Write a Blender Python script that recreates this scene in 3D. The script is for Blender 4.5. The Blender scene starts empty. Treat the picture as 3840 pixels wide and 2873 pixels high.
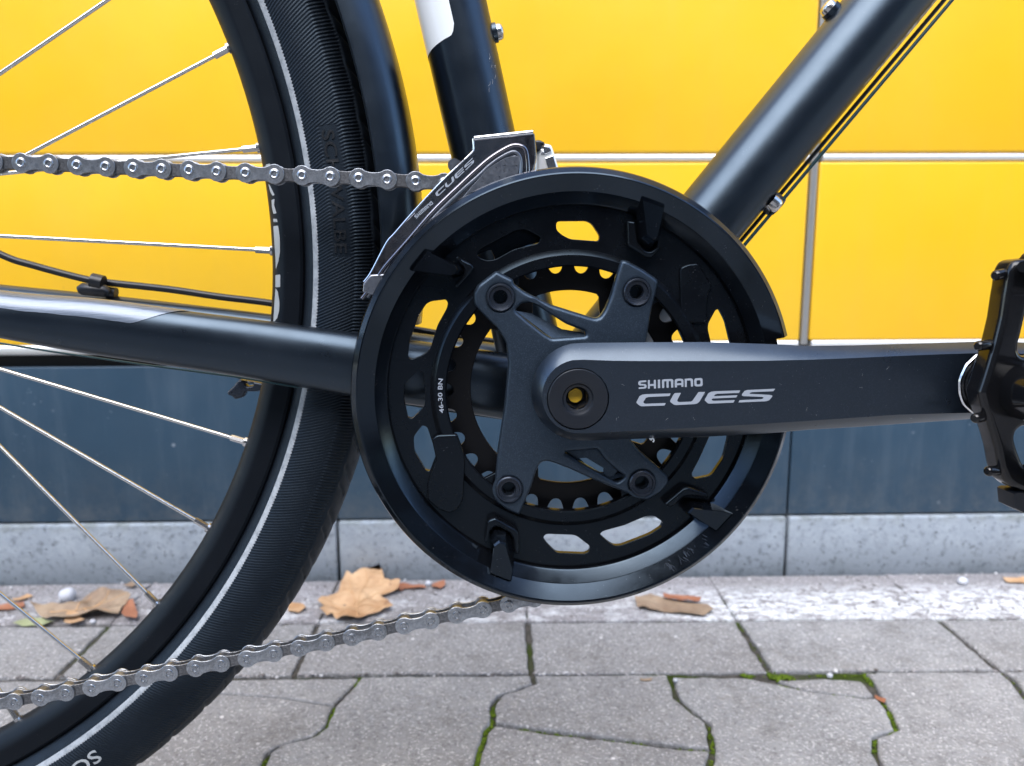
import bpy, bmesh, math, random
import numpy as np
from mathutils import Matrix, Vector, noise
random.seed(7); np.random.seed(7)
PI = math.pi
D = bpy.data
SC = bpy.context.scene

# ------------------------------------------------------------------ camera frames
F = 2900.0; CX, CY = 1920.0, 1436.5
def rotm(a, b, c):
    base = np.array([[1, 0, 0], [0, 0, 1], [0, -1, 0]], float)
    Rz = lambda t: np.array([[math.cos(t), -math.sin(t), 0], [math.sin(t), math.cos(t), 0], [0, 0, 1]])
    Rx = lambda t: np.array([[1, 0, 0], [0, math.cos(t), -math.sin(t)], [0, math.sin(t), math.cos(t)]])
    return Rz(b) @ Rx(-a) @ base @ Rz(c)
RAD = math.radians
RB = rotm(RAD(8.49), RAD(-3.32), 0)                 # camera seen from the bicycle
CB = np.array([-47.5, -356.7, 56.1])                # (mm, bottom bracket at the origin)
RW = rotm(RAD(9.9), RAD(-1.04), RAD(.25))           # camera seen from the street
MB = RW @ RB.T                                      # bicycle -> street (it leans a little on its stand)
BBH = np.array([0, 0, 279.7])
CW = MB @ CB + BBH

cam = D.objects.new('camera', D.cameras.new('camera')); SC.collection.objects.link(cam)
m = Matrix.Identity(4)
for i in range(3):
    m[i][0] = RW[i, 0]; m[i][1] = -RW[i, 1]; m[i][2] = -RW[i, 2]; m[i][3] = CW[i] * .001
cam.matrix_world = m
cam.data.sensor_width = 36; cam.data.lens = 36 * F / 3840
cam.data.clip_start = .01; cam.data.clip_end = 500
cam.data.dof.use_dof = True; cam.data.dof.focus_distance = .345; cam.data.dof.aperture_fstop = 11
SC.camera = cam

w = D.worlds.new('World'); SC.world = w; w.use_nodes = True
nt = w.node_tree; nt.nodes.clear()
sky = nt.nodes.new('ShaderNodeTexSky'); sky.sky_type = 'NISHITA'; sky.sun_disc = False
SUN_EL, SUN_AZ = 58, 195
sky.sun_elevation = RAD(SUN_EL); sky.sun_rotation = RAD(SUN_AZ)
sky.air_density = 1.0; sky.dust_density = 1.0; sky.ozone_density = 1.0
bg = nt.nodes.new('ShaderNodeBackground'); bg.inputs[1].default_value = .15
wo = nt.nodes.new('ShaderNodeOutputWorld')
nt.links.new(sky.outputs[0], bg.inputs[0]); nt.links.new(bg.outputs[0], wo.inputs[0])
sl = D.lights.new('sun', 'SUN'); sl.energy = 1.5; sl.angle = RAD(62); sl.color = (1, .98, .95)
so = D.objects.new('sun', sl); SC.collection.objects.link(so)
az = RAD(SUN_AZ); el = RAD(SUN_EL)
sd = Vector((math.sin(az) * math.cos(el), math.cos(az) * math.cos(el), math.sin(el)))
so.rotation_euler = sd.to_track_quat('Z', 'Y').to_euler(); so.location = (0, -3, 5)
SC.view_settings.view_transform = 'Standard'; SC.view_settings.look = 'None'
SC.view_settings.gamma = 1; SC.view_settings.exposure = 1.82
SC.view_settings.use_curve_mapping = False

# ------------------------------------------------------------------ point helpers (mm)
def P2(p, Y):
    d = RB @ np.array([(p[0] - CX) / F, (p[1] - CY) / F, 1.0]); t = (Y - CB[1]) / d[1]
    q = CB + d * t; return (q[0], q[2])
def P3(p, Y):
    a = P2(p, Y); return np.array([a[0], Y, a[1]])
def PX(ps, Y): return [P2(p, Y) for p in ps]
def Z(ps, ox, oy, s): return [(ox + x / s, oy + y / s) for x, y in ps]
def G2(p, z=0.0):
    d = RW @ np.array([(p[0] - CX) / F, (p[1] - CY) / F, 1.0]); t = (z - CW[2]) / d[2]
    q = CW + d * t; return (q[0], q[1])

# ------------------------------------------------------------------ materials
def mat(name, col=(.5, .5, .5), rough=.5, metal=0., spec=.5, coat=0., coat_r=.1, tint=None):
    ma = D.materials.new(name); ma.use_nodes = True
    b = ma.node_tree.nodes['Principled BSDF']
    b.inputs['Base Color'].default_value = (*col, 1); b.inputs['Roughness'].default_value = rough
    b.inputs['Metallic'].default_value = metal; b.inputs['Specular IOR Level'].default_value = spec
    b.inputs['Coat Weight'].default_value = coat; b.inputs['Coat Roughness'].default_value = coat_r
    if tint: b.inputs['Specular Tint'].default_value = (*tint, 1)
    return ma
class N:
    def __init__(s, ma):
        s.t = ma.node_tree; s.b = s.t.nodes['Principled BSDF']
        s.co = s.t.nodes.new('ShaderNodeTexCoord').outputs['Object']
    def link(s, a, b): s.t.links.new(a, b)
    def noise(s, scale, detail=4, rough=.6, vec=None, dim='3D'):
        n = s.t.nodes.new('ShaderNodeTexNoise'); n.inputs['Scale'].default_value = scale
        n.inputs['Detail'].default_value = detail; n.inputs['Roughness'].default_value = rough
        s.link(vec or s.co, n.inputs['Vector']); return n.outputs['Fac']
    def vor(s, scale, out='Distance', vec=None, feature='F1', rnd=1):
        n = s.t.nodes.new('ShaderNodeTexVoronoi'); n.inputs['Scale'].default_value = scale; n.feature = feature
        n.inputs['Randomness'].default_value = rnd
        s.link(vec or s.co, n.inputs['Vector']); return n.outputs[out]
    def map(s, scale=(1, 1, 1), rot=(0, 0, 0), vec=None):
        n = s.t.nodes.new('ShaderNodeMapping'); n.inputs['Scale'].default_value = scale; n.inputs['Rotation'].default_value = rot
        s.link(vec or s.co, n.inputs['Vector']); return n.outputs[0]
    def ramp(s, fac, stops, interp='LINEAR'):
        n = s.t.nodes.new('ShaderNodeValToRGB'); n.color_ramp.interpolation = interp; e = n.color_ramp.elements
        while len(e) < len(stops): e.new(.5)
        for i, (p, c) in enumerate(stops):
            e[i].position = p; e[i].color = (c, c, c, 1) if isinstance(c, (int, float)) else (*c, 1)
        s.link(fac, n.inputs[0]); return n.outputs[0]
    def mix(s, fac, a, b, mode='MIX'):
        n = s.t.nodes.new('ShaderNodeMix'); n.data_type = 'RGBA'; n.blend_type = mode
        for sock, v in ((n.inputs[0], fac), (n.inputs[6], a), (n.inputs[7], b)):
            if isinstance(v, (int, float)): sock.default_value = v if sock.type == 'VALUE' else (v, v, v, 1)
            elif isinstance(v, tuple): sock.default_value = (*v, 1)
            else: s.link(v, sock)
        return n.outputs[2]
    def math(s, op, a, b=0.):
        n = s.t.nodes.new('ShaderNodeMath'); n.operation = op
        for i, v in enumerate((a, b)):
            if isinstance(v, (int, float)): n.inputs[i].default_value = v
            else: s.link(v, n.inputs[i])
        return n.outputs[0]
    def bump(s, h, dist, strength=1., prev=None):
        n = s.t.nodes.new('ShaderNodeBump'); n.inputs['Distance'].default_value = dist; n.inputs['Strength'].default_value = strength
        s.link(h, n.inputs['Height'])
        if prev: s.link(prev, n.inputs['Normal'])
        s.link(n.outputs[0], s.b.inputs['Normal']); return n.outputs[0]
    def col(s, v): s.link(v, s.b.inputs['Base Color'])
    def rough(s, v): s.link(v, s.b.inputs['Roughness'])
    def metal(s, v): s.link(v, s.b.inputs['Metallic'])
def dusty(ma, col, r0, r1, dust=.5, dcol=(.35, .36, .38), flake=None, bump=0.0):
    """fine dust specks, soft smudges in the gloss"""
    n = N(ma)
    sm = n.noise(55, 5, .65); n.rough(n.ramp(sm, [(.3, r0), (.7, r1)]))
    sp = n.ramp(n.vor(700), [(.0, 1), (.07, .6), (.11, 0)])
    ms = n.ramp(n.noise(130, 2), [(.52, 0), (.66, 1)])
    f = n.math('MULTIPLY', n.math('MULTIPLY', sp, ms), dust)
    base = n.mix(n.math('MULTIPLY', n.ramp(n.noise(18, 6), [(.4, 0), (.8, 1)]), .25), col, tuple(min(1, c * 2.2 + .006) for c in col))
    if flake: base = n.mix(n.ramp(n.vor(2600, 'Color'), [(.55, 0), (.95, 1)]), base, flake)
    n.col(n.mix(f, base, dcol))
    if bump: n.bump(n.noise(2600, 2), bump)
    return ma
M = {}
M['frame'] = dusty(mat('satin_frame_black', rough=.38, spec=.9, tint=(.60, .79, 1.)), (.0015, .0025, .0045), .27, .36, .5, bump=.00001)
M['guard'] = dusty(mat('guard_plastic', rough=.3, spec=.6, tint=(.60, .79, 1.)), (.0015, .002, .003), .09, .19, .7)
M['ring'] = dusty(mat('ring_black', rough=.22, spec=.32, tint=(.55, .78, 1.)), (.002, .0022, .003), .16, .32, .5)
M['ring2'] = dusty(mat('small_ring_black', rough=.35, spec=.2), (.002, .0022, .003), .28, .4, .4)
M['spider'] = dusty(mat('spider_grey', metal=.5, spec=.7, tint=(.6, .8, 1.)), (.020, .029, .042), .30, .40, .4, flake=(.040, .055, .078), bump=.000012)
M['arm'] = dusty(mat('arm_grey', metal=.3, spec=.9, coat=.5, coat_r=.22, tint=(.60, .79, 1.)), (.006, .009, .014), .26, .36, .55, flake=(.013, .018, .028), bump=.00001)
M['cap'] = dusty(mat('cap_black', metal=.1), (.006, .008, .012), .34, .42, .3)
M['black'] = mat('deep_black', (.004, .004, .005), .5)
M['pedal'] = dusty(mat('pedal_gloss_black'), (.004, .0042, .005), .10, .22, .25)
M['print'] = mat('light_grey_print', (.27, .30, .345), .5)
M['whiteprint'] = mat('silver_print', (.32, .34, .35), .45)
M['bolt'] = dusty(mat('bolt_black', metal=.6), (.022, .028, .04), .22, .32, .3)
M['cable'] = mat('teal_cable', (.010, .045, .055), .35, .3)
M['hose'] = mat('black_hose', (.006, .008, .012), .38)
M['white'] = mat('white_sticker', (.78, .82, .84), .3, 0, .5, .3)
M['amber'] = mat('amber_plug', (.95, .58, .03), .5)
# steel chain
def steel(name, c0, c1, r0, r1, grime=.5):
    ma = mat(name, metal=1.); n = N(ma)
    g = n.ramp(n.noise(420, 6, .7), [(.42, 0), (.62, 1)])
    n.col(n.mix(n.math('MULTIPLY', g, grime), c1, c0)); n.rough(n.ramp(n.noise(900, 3), [(.3, r0), (.7, r1)]))
    n.metal(n.ramp(n.math('MULTIPLY', g, grime), [(0, 1.), (1, .55)])); n.bump(n.noise(1800, 3), .00002)
    return ma
M['chain'] = steel('chain_steel', (.12, .125, .14), (.46, .49, .53), .28, .40, .55)
M['chain_in'] = steel('chain_inner_steel', (.06, .063, .066), (.27, .275, .29), .35, .48, .8)
M['pin'] = steel('chain_pin', (.10, .105, .115), (.40, .42, .45), .22, .30, .6)
M['chrome'] = steel('cage_chrome', (.20, .195, .205), (.23, .22, .24), .07, .12, .15)
M['chrome2'] = steel('cage_satin', (.18, .19, .21), (.24, .26, .30), .26, .38, .4)
M['chrome3'] = mat('bright_edge', (.8, .82, .85), .18, 1.)
M['spoke'] = mat('spoke_steel', (.72, .72, .70), .2, 1.)
M['bolt_steel'] = mat('bolt_steel', (.62, .61, .60), .22, 1.)
# grime differs from link to link
for k_ in ('chain', 'chain_in'):
    n = N(M[k_]); src_ = [l for l in M[k_].node_tree.links if l.to_socket == n.b.inputs['Base Color']][0].from_socket
    oi = n.t.nodes.new('ShaderNodeObjectInfo').outputs['Random']; mk = n.math('MULTIPLY', n.ramp(n.noise(160, 6, .75), [(.42, 0), (.6, 1)]), n.ramp(oi, [(0, .1), (1, .6)]))
    n.col(n.mix(mk, src_, (.05, .05, .052)))
# rubber
def rubber():
    ma = mat('tyre_rubber', rough=.5, spec=.34, tint=(.6, .8, 1.)); n = N(ma)
    d = n.ramp(n.noise(30, 6, .7), [(.42, 0), (.72, 1)])
    n.col(n.mix(n.math('MULTIPLY', d, .5), (.0035, .005, .008), (.009, .012, .017)))
    n.rough(n.ramp(n.noise(200, 4), [(.3, .42), (.7, .58)])); n.bump(n.noise(3000, 3), .00003); return ma
M['rubber'] = rubber()
M['rubber_s'] = mat('smooth_rubber', (.004, .006, .009), .38)
ma = mat('reflex_grey', (.50, .53, .56), .5); n = N(ma)
n.col(n.mix(n.ramp(n.noise(260, 6, .8), [(.32, 0), (.56, 1)]), (.17, .19, .21), (.33, .355, .38))); M['reflex'] = ma
M['rim'] = dusty(mat('rim_black', rough=.45, spec=.2, tint=(.6, .8, 1.)), (.003, .0035, .005), .4, .52, .3)
# clear film stuck on the chainstay
ma = mat('film', (.075, .095, .135), .34, .6, .5, .5, .15); n = N(ma)
v = n.map((12, 1, 900), (0, RAD(5), 0)); h = n.noise(6, 5, .7, v)
n.col(n.mix(n.ramp(h, [(.3, 0), (.7, 1)]), (.045, .06, .085), (.14, .17, .22))); n.rough(n.ramp(h, [(.3, .28), (.7, .42)])); n.bump(h, .00006); M['film'] = ma
ma = mat('scuffed_film', (.3, .3, .29), .4); n = N(ma)
n.col(n.ramp(n.noise(260, 6, .75), [(.38, (.04, .045, .05)), (.5, (.30, .30, .29)), (.62, (.62, .62, .60))])); n.bump(n.noise(500, 5, .7), .0004); M['scuff'] = ma
# yellow locker paint
ma = mat('yellow_paint', (.88, .50, .02), .33, 0, .5, .25, .12); n = N(ma)
c = n.mix(n.ramp(n.noise(3.2, 4), [(.35, 0), (.7, 1)]), (.88, .49, .013), (.91, .54, .026))
sp = n.math('MULTIPLY', n.ramp(n.vor(55), [(.0, 1), (.035, .8), (.055, 0)]), n.ramp(n.noise(9, 2), [(.62, 0), (.66, 1)]))
st = n.ramp(n.noise(7, 6, .7, n.map((4, 1, .35))), [(.48, 0), (.78, 1)])
c = n.mix(n.math('MULTIPLY', st, .10), c, (.72, .50, .12)); sm = n.ramp(n.noise(5, 7, .7, n.map((1, 1, 1), (.4, .2, .9))), [(.5, 0), (.75, 1)])
c = n.mix(n.math('MULTIPLY', sm, .20), c, (.62, .36, .02)); dd = n.math('MULTIPLY', n.ramp(n.vor(260), [(.0, 1), (.06, .6), (.09, 0)]), n.ramp(n.noise(25, 2), [(.5, 0), (.6, 1)]))
c = n.mix(n.math('MULTIPLY', dd, .4), c, (.35, .24, .08)); n.col(n.mix(n.math('MULTIPLY', sp, .6), c, (.22, .15, .05))); n.rough(n.ramp(n.noise(8, 5), [(.3, .28), (.7, .42)])); bw = n.bump(n.noise(4.5, 2), .0012); n.bump(n.noise(700, 2), .00003, prev=bw); M['yellow'] = ma
M['alu'] = mat('trim_aluminium', (.86, .87, .86), .32, .45)
M['alu_d'] = mat('trim_side', (.42, .42, .41), .32, .6)
# slate blue plinth sheet
ma = mat('slate_sheet', rough=.45); n = N(ma)
c = n.mix(n.ramp(n.noise(6, 7, .6), [(.3, 0), (.75, 1)]), (.019, .047, .080), (.031, .068, .108))
st = n.ramp(n.noise(8, 5, .7, n.map((5, 1, .5))), [(.5, 0), (.8, 1)])
c = n.mix(n.math('MULTIPLY', st, .35), c, (.10, .14, .18))
sp = n.math('MULTIPLY', n.ramp(n.vor(150), [(.0, 1), (.10, .7), (.16, 0)]), n.ramp(n.noise(30, 3), [(.55, 0), (.68, 1)]))
c = n.mix(n.math('MULTIPLY', sp, .35), c, (.42, .50, .56))
ph = n.math('MULTIPLY', n.ramp(n.vor(42), [(.0, 1), (.06, .6), (.10, 0)]), n.ramp(n.noise(12, 3), [(.50, 0), (.60, 1)]))
zz = n.t.nodes.new('ShaderNodeSeparateXYZ'); n.link(n.co, zz.inputs[0])
gl = n.math('MULTIPLY', n.ramp(zz.outputs[2], [(.066, 1), (.09, .4), (.15, 0)]), n.ramp(n.noise(45, 6, .75), [(.4, 0), (.68, 1)]))
c = n.mix(n.math('MULTIPLY', gl, .45), c, (.16, .165, .16)); n.col(n.mix(n.math('MULTIPLY', ph, .6), c, (.5, .55, .6))); n.rough(n.ramp(n.noise(20, 5), [(.3, .38), (.7, .55)])); M['slate'] = ma
# concrete of the kerb blocks
ma = mat('kerb_concrete', rough=.85, spec=.25); n = N(ma)
c = n.mix(n.ramp(n.noise(30, 9, .75), [(.3, 0), (.7, 1)]), (.25, .285, .325), (.37, .41, .45))
c = n.mix(n.ramp(n.noise(150, 6, .8), [(.53, 0), (.66, 1)]), c, (.12, .135, .15))
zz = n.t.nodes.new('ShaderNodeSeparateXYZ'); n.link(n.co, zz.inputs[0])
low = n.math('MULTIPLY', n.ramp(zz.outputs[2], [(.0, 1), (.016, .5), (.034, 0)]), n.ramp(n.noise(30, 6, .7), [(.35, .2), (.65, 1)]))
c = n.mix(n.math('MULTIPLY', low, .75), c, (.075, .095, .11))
top = n.math('MULTIPLY', n.ramp(zz.outputs[2], [(.054, 0), (.063, 1)]), n.ramp(n.noise(60, 5, .7), [(.45, 0), (.6, 1)]))
c = n.mix(n.math('MULTIPLY', top, .5), c, (.10, .11, .075))
pit = n.ramp(n.vor(170), [(.0, 0), (.13, .25), (.2, 1)]); pm = n.ramp(n.noise(40, 3), [(.50, 0), (.6, 1)])
pp = n.mix(pm, 1., pit); n.col(n.mix(n.math('MULTIPLY', n.math('SUBTRACT', 1., pp), .8), c, (.07, .08, .095)))
bn = n.bump(n.noise(260, 6, .7), .0008); n.bump(pp, .0012, prev=bn); M['kerb'] = ma
# paving stones
def stone(name, a, b, paint=0.):
    ma = mat(name, rough=.85, spec=.2); n = N(ma)
    oi = n.t.nodes.new('ShaderNodeObjectInfo').outputs['Random']
    c = n.mix(n.ramp(n.noise(14, 9, .72), [(.32, 0), (.68, 1)]), a, b)
    c = n.mix(n.math('MULTIPLY', oi, .55), c, (.235, .222, .215))
    c = n.mix(n.ramp(n.noise(240, 5, .8), [(.50, 0), (.68, .85)]), c, (.12, .115, .12))
    c = n.mix(n.ramp(n.noise(420, 3, .7, n.map((1, 1, 1), (.3, .2, .7))), [(.54, 0), (.65, .7)]), c, (.60, .585, .58))
    sp = n.ramp(n.vor(95), [(.0, 1), (.11, .85), (.17, 0)]); sm = n.ramp(n.noise(60, 2), [(.585, 0), (.62, 1)])
    c = n.mix(n.math('MULTIPLY', sp, sm), c, (.72, .70, .70))
    dk = n.math('MULTIPLY', n.ramp(n.noise(22, 7, .75), [(.52, 0), (.70, 1)]), .6); c = n.mix(dk, c, (.125, .115, .105))
    lt = n.math('MULTIPLY', n.ramp(n.noise(17, 7, .75, n.map((1, 1, 1), (.8, .1, .4))), [(.55, 0), (.72, 1)]), .4); c = n.mix(lt, c, (.44, .43, .42))
    if paint:
        zz = n.t.nodes.new('ShaderNodeSeparateXYZ'); n.link(n.co, zz.inputs[0])
        gx = n.ramp(zz.outputs[0], [(.0, 0), (.09, .15), (.15, 1.)]); 
        gy = n.ramp(zz.outputs[1], [(.320, .75), (.327, 1.), (.365, .8), (.395, 0)])
        pn = n.ramp(n.noise(70, 8, .75, n.map((1, 1.8, 1))), [(.46, 0), (.54, 1)])
        g0 = n.ramp(zz.outputs[0], [(-.0, 1), (.06, .0)])
        pn2 = n.ramp(n.noise(38, 8, .8, n.map((.6, 1, 1))), [(.50, 0), (.56, 1)])
        al = n.math('MAXIMUM', n.math('MULTIPLY', n.math('MULTIPLY', pn, gx), gy), n.math('MULTIPLY', n.math('MULTIPLY', pn2, gy), .55))
        al = n.math('MULTIPLY', al, n.ramp(n.noise(240, 4, .8), [(.36, .15), (.50, 1)])); c = n.mix(al, c, (.78, .80, .82))
    n.col(c); bn = n.bump(n.noise(180, 7, .75), .0016); n.bump(n.noise(900, 3, .6), .0004, prev=bn); return ma
M['stone'] = stone('paver_concrete', (.22, .222, .226), (.35, .352, .355))
M['stone_p'] = stone('painted_paver_concrete', (.19, .18, .185), (.32, .30, .31), 1.)
ma = mat('joint_dirt', rough=.95, spec=.1); n = N(ma)
c = n.mix(n.ramp(n.noise(120, 7, .7), [(.3, 0), (.7, 1)]), (.035, .035, .03), (.12, .11, .10))
n.col(n.mix(n.ramp(n.noise(14, 4), [(.46, 0), (.6, 1)]), c, (.045, .065, .015))); n.bump(n.noise(200, 6, .75), .002); M['dirt'] = ma
ma = mat('moss', rough=.9, spec=.15); n = N(ma)
n.col(n.mix(n.ramp(n.noise(220, 4), [(.3, 0), (.7, 1)]), (.035, .06, .006), (.12, .18, .015))); M['moss'] = ma
ma = mat('street_paving', rough=.9, spec=.2); n = N(ma)
n.col(n.mix(n.ramp(n.noise(30, 8, .7), [(.3, 0), (.7, 1)]), (.10, .10, .10), (.22, .215, .21))); M['street'] = ma
M['vein'] = mat('leaf_vein', (.50, .30, .15), .6)
def leafmat(name, a, b, dark):
    ma = mat(name, rough=.55, spec=.3); n = N(ma)
    c = n.mix(n.ramp(n.noise(35, 6, .65), [(.35, 0), (.68, 1)]), a, b)
    n.col(n.mix(n.ramp(n.noise(60, 5, .7), [(.62, 0), (.74, 1)]), c, dark)); n.bump(n.noise(150, 5, .7), .0008); return ma
M['leaf_tan'] = leafmat('leaf_tan', (.38, .21, .10), (.60, .40, .235), (.16, .06, .025))
M['leaf_brown'] = leafmat('leaf_brown', (.22, .15, .10), (.36, .27, .185), (.07, .045, .03))
M['leaf_rust'] = leafmat('leaf_rust', (.25, .095, .05), (.38, .17, .095), (.12, .04, .02))
M['leaf_green'] = leafmat('leaf_green', (.22, .25, .12), (.33, .35, .2), (.1, .1, .05))
M['pebble'] = mat('white_pebble', (.50, .51, .55), .7)

# ------------------------------------------------------------------ mesh helpers
def tag(o, label=None, cat=None, group=None, kind=None):
    if label: o['label'] = label
    if cat: o['category'] = cat
    if group: o['group'] = group
    if kind: o['kind'] = kind
    return o
def empty(name, **k):
    o = D.objects.new(name, None); SC.collection.objects.link(o); o.empty_display_size = .05; return tag(o, **k)
def obj(name, vf, mats, parent=None, angle=35, mi=None, smooth=True, **k):
    v, f = vf[0], vf[1]; wn = k.pop('wn', True) and smooth and len(v) < 20000 and max(len(q) for q in f[:4000]) <= 4
    me = D.meshes.new(name); me.from_pydata([tuple(float(c) * .001 for c in p) for p in v], [], [tuple(int(i) for i in q) for q in f])
    bm = bmesh.new(); bm.from_mesh(me)
    bmesh.ops.remove_doubles(bm, verts=bm.verts, dist=1e-7) if len(v) < 60000 and k.pop('weld', True) else k.pop('weld', None)
    if k.pop('recalc', True): bmesh.ops.recalc_face_normals(bm, faces=bm.faces)
    bm.to_mesh(me); bm.free()
    if not isinstance(mats, (list, tuple)): mats = [mats]
    for x in mats: me.materials.append(M[x] if isinstance(x, str) else x)
    if mi is not None and len(mi) == len(me.polygons):
        me.polygons.foreach_set('material_index', mi)
    if smooth:
        me.polygons.foreach_set('use_smooth', [True] * len(me.polygons)); me.set_sharp_from_angle(angle=RAD(angle))
    o = D.objects.new(name, me); SC.collection.objects.link(o)
    if parent: o.parent = parent
    if wn: wm = o.modifiers.new('wn', 'WEIGHTED_NORMAL'); wm.keep_sharp = True; wm.weight = 90
    return tag(o, **k)
def join(parts):
    V = []; Fc = []
    for v, f in parts:
        n0 = len(V); V += [tuple(p) for p in v]; Fc += [tuple(i + n0 for i in q) for q in f]
    return V, Fc
def rnd(poly, r, seg=3):
    """round the corners of a closed polygon by r (same unit)"""
    out = []; n_ = len(poly)
    for i in range(n_):
        p = np.array(poly[i], float); a = np.array(poly[i - 1], float); b = np.array(poly[(i + 1) % n_], float)
        la = np.linalg.norm(a - p); lb = np.linalg.norm(b - p)
        d = min(r, la * .45, lb * .45); A = p + (a - p) / max(la, 1e-9) * d; B = p + (b - p) / max(lb, 1e-9) * d
        for s in range(seg + 1):
            t = s / seg; out.append(tuple((1 - t) ** 2 * A + 2 * t * (1 - t) * p + t * t * B))
    return out
def refine(vf, mx, it=5):
    bm = bmesh.new(); vs = [bm.verts.new(v) for v in vf[0]]
    for f_ in vf[1]:
        try: bm.faces.new([vs[i] for i in f_])
        except ValueError: pass
    bmesh.ops.remove_doubles(bm, verts=bm.verts, dist=1e-4); bmesh.ops.triangulate(bm, faces=bm.faces[:])
    for _ in range(it):
        ed = [e for e in bm.edges if e.calc_length() > mx]
        if not ed: break
        bmesh.ops.subdivide_edges(bm, edges=ed, cuts=1); bmesh.ops.triangulate(bm, faces=[f_ for f_ in bm.faces if len(f_.verts) > 3])
        bmesh.ops.beautify_fill(bm, faces=bm.faces[:], edges=[e for e in bm.edges if len(e.link_faces) == 2 and e.calc_face_angle(9) < .01])
    bm.verts.index_update(); V = [tuple(v.co) for v in bm.verts]; Fc = [tuple(v.index for v in f_.verts) for f_ in bm.faces]; bm.free(); return V, Fc
def circle(c, r, n_=48, a0=0): return [(c[0] + r * math.cos(a0 + 2 * PI * i / n_), c[1] + r * math.sin(a0 + 2 * PI * i / n_)) for i in range(n_)]
def plate2(outer, holes, thick, bevel=0., res=2):
    cu = D.curves.new('tmp', 'CURVE'); cu.dimensions = '2D'; cu.fill_mode = 'BOTH'
    bevel = min(bevel, thick / 2 * .98); cu.extrude = max(thick / 2 - bevel, 0)
    if bevel: cu.bevel_depth = bevel; cu.bevel_resolution = res; cu.offset = -bevel
    for pl in [outer] + list(holes):
        sp = cu.splines.new('POLY'); sp.points.add(len(pl) - 1)
        for i, p in enumerate(pl): sp.points[i].co = (p[0], p[1], 0, 1)
        sp.use_cyclic_u = True
    o = D.objects.new('tmp', cu); me = o.to_mesh()
    V = [tuple(v.co) for v in me.vertices]; Fc = [tuple(p.vertices) for p in me.polygons]
    o.to_mesh_clear(); D.objects.remove(o); D.curves.remove(cu); return V, Fc
def plate(outer, holes, Yf, Yb, bevel=0., res=2):
    """upright plate in the bicycle plane: front at Yf, back at Yb"""
    V, Fc = plate2(outer, holes, abs(Yb - Yf), bevel, res); ym = (Yf + Yb) / 2
    return [(x, ym - z, y) for x, y, z in V], Fc
def slab(outer, z0, z1, bevel=0., holes=()):
    V, Fc = plate2(outer, holes, z1 - z0, bevel, 2); return [(x, y, z + (z0 + z1) / 2) for x, y, z in V], Fc
def loops(ls, cap0=True, cap1=True):
    V = []; Fc = []; k = len(ls[0])
    for l in ls: V += [tuple(p) for p in l]
    for j in range(len(ls) - 1):
        for i in range(k): Fc.append((j * k + i, j * k + (i + 1) % k, (j + 1) * k + (i + 1) % k, (j + 1) * k + i))
    if cap0: Fc.append(tuple(range(k))[::-1])
    if cap1: Fc.append(tuple((len(ls) - 1) * k + i for i in range(k)))
    return V, Fc
def frustum(front, Yf, base, Yb, r=0.):
    if r: front = rnd(front, r); base = rnd(base, r)
    a = [(x, Yf, z) for x, z in front]; b = [(x, Yb, z) for x, z in base]
    c = np.array(a).mean(0); mid = [tuple(np.array(p) * .93 + c * .07) for p in a]
    a2 = [(p[0] * .9 + q[0] * .1, Yf + (Yb - Yf) * .12, p[2] * .9 + q[2] * .1) for p, q in zip(a, b)]
    V, Fc = loops([b, a2, [(p[0], Yf, p[2]) for p in mid]]); return V, Fc
def lathe(profile, c=(0, 0), n_=96, a0=0., a1=None, closed=True):
    """profile [(r, Y)] revolved about the Y axis through c; closed = profile is a loop"""
    full = a1 is None; a1 = 2 * PI if full else a1; cnt = n_ if full else n_ + 1
    V = []; Fc = []; k = len(profile)
    for i in range(cnt):
        a = a0 + (a1 - a0) * i / n_
        for r, y in profile: V.append((c[0] + r * math.cos(a), y, c[1] + r * math.sin(a)))
    for i in range(n_):
        i2 = (i + 1) % cnt
        for j in range(k if closed else k - 1):
            j2 = (j + 1) % k; Fc.append((i * k + j, i * k + j2, i2 * k + j2, i2 * k + j))
    if not full and closed: Fc += [tuple(range(k)), tuple((cnt - 1) * k + j for j in range(k))[::-1]]
    return V, Fc
def tube(pts, r, n_=12, caps=True, flat=1.):
    pts = [np.array(p, float) for p in pts]; V = []; Fc = []; rs = r if isinstance(r, (list, tuple)) else [r] * len(pts)
    up = np.array([0, 1., 0])
    for i, p in enumerate(pts):
        t = pts[min(i + 1, len(pts) - 1)] - pts[max(i - 1, 0)]; t /= np.linalg.norm(t)
        if abs(t @ up) > .95: up = np.array([1., 0, 0])
        a = np.cross(t, up); a /= np.linalg.norm(a); b = np.cross(a, t)
        for k in range(n_):
            an = 2 * PI * k / n_; V.append(tuple(p + rs[i] * (a * math.cos(an) + b * math.sin(an) * flat)))
    for i in range(len(pts) - 1):
        for k in range(n_): Fc.append((i * n_ + k, i * n_ + (k + 1) % n_, (i + 1) * n_ + (k + 1) % n_, (i + 1) * n_ + k))
    if caps: Fc += [tuple(range(n_))[::-1], tuple((len(pts) - 1) * n_ + k for k in range(n_))]
    return V, Fc
def spline(pts, n_=8):
    pts = [np.array(p, float) for p in pts]; out = []
    for i in range(len(pts) - 1):
        p0 = pts[max(i - 1, 0)]; p1 = pts[i]; p2 = pts[i + 1]; p3 = pts[min(i + 2, len(pts) - 1)]
        for s in range(n_):
            t = s / n_; out.append(.5 * ((2 * p1) + (-p0 + p2) * t + (2 * p0 - 5 * p1 + 4 * p2 - p3) * t * t + (-p0 + 3 * p1 - 3 * p2 + p3) * t ** 3))
    out.append(pts[-1]); return out
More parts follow.
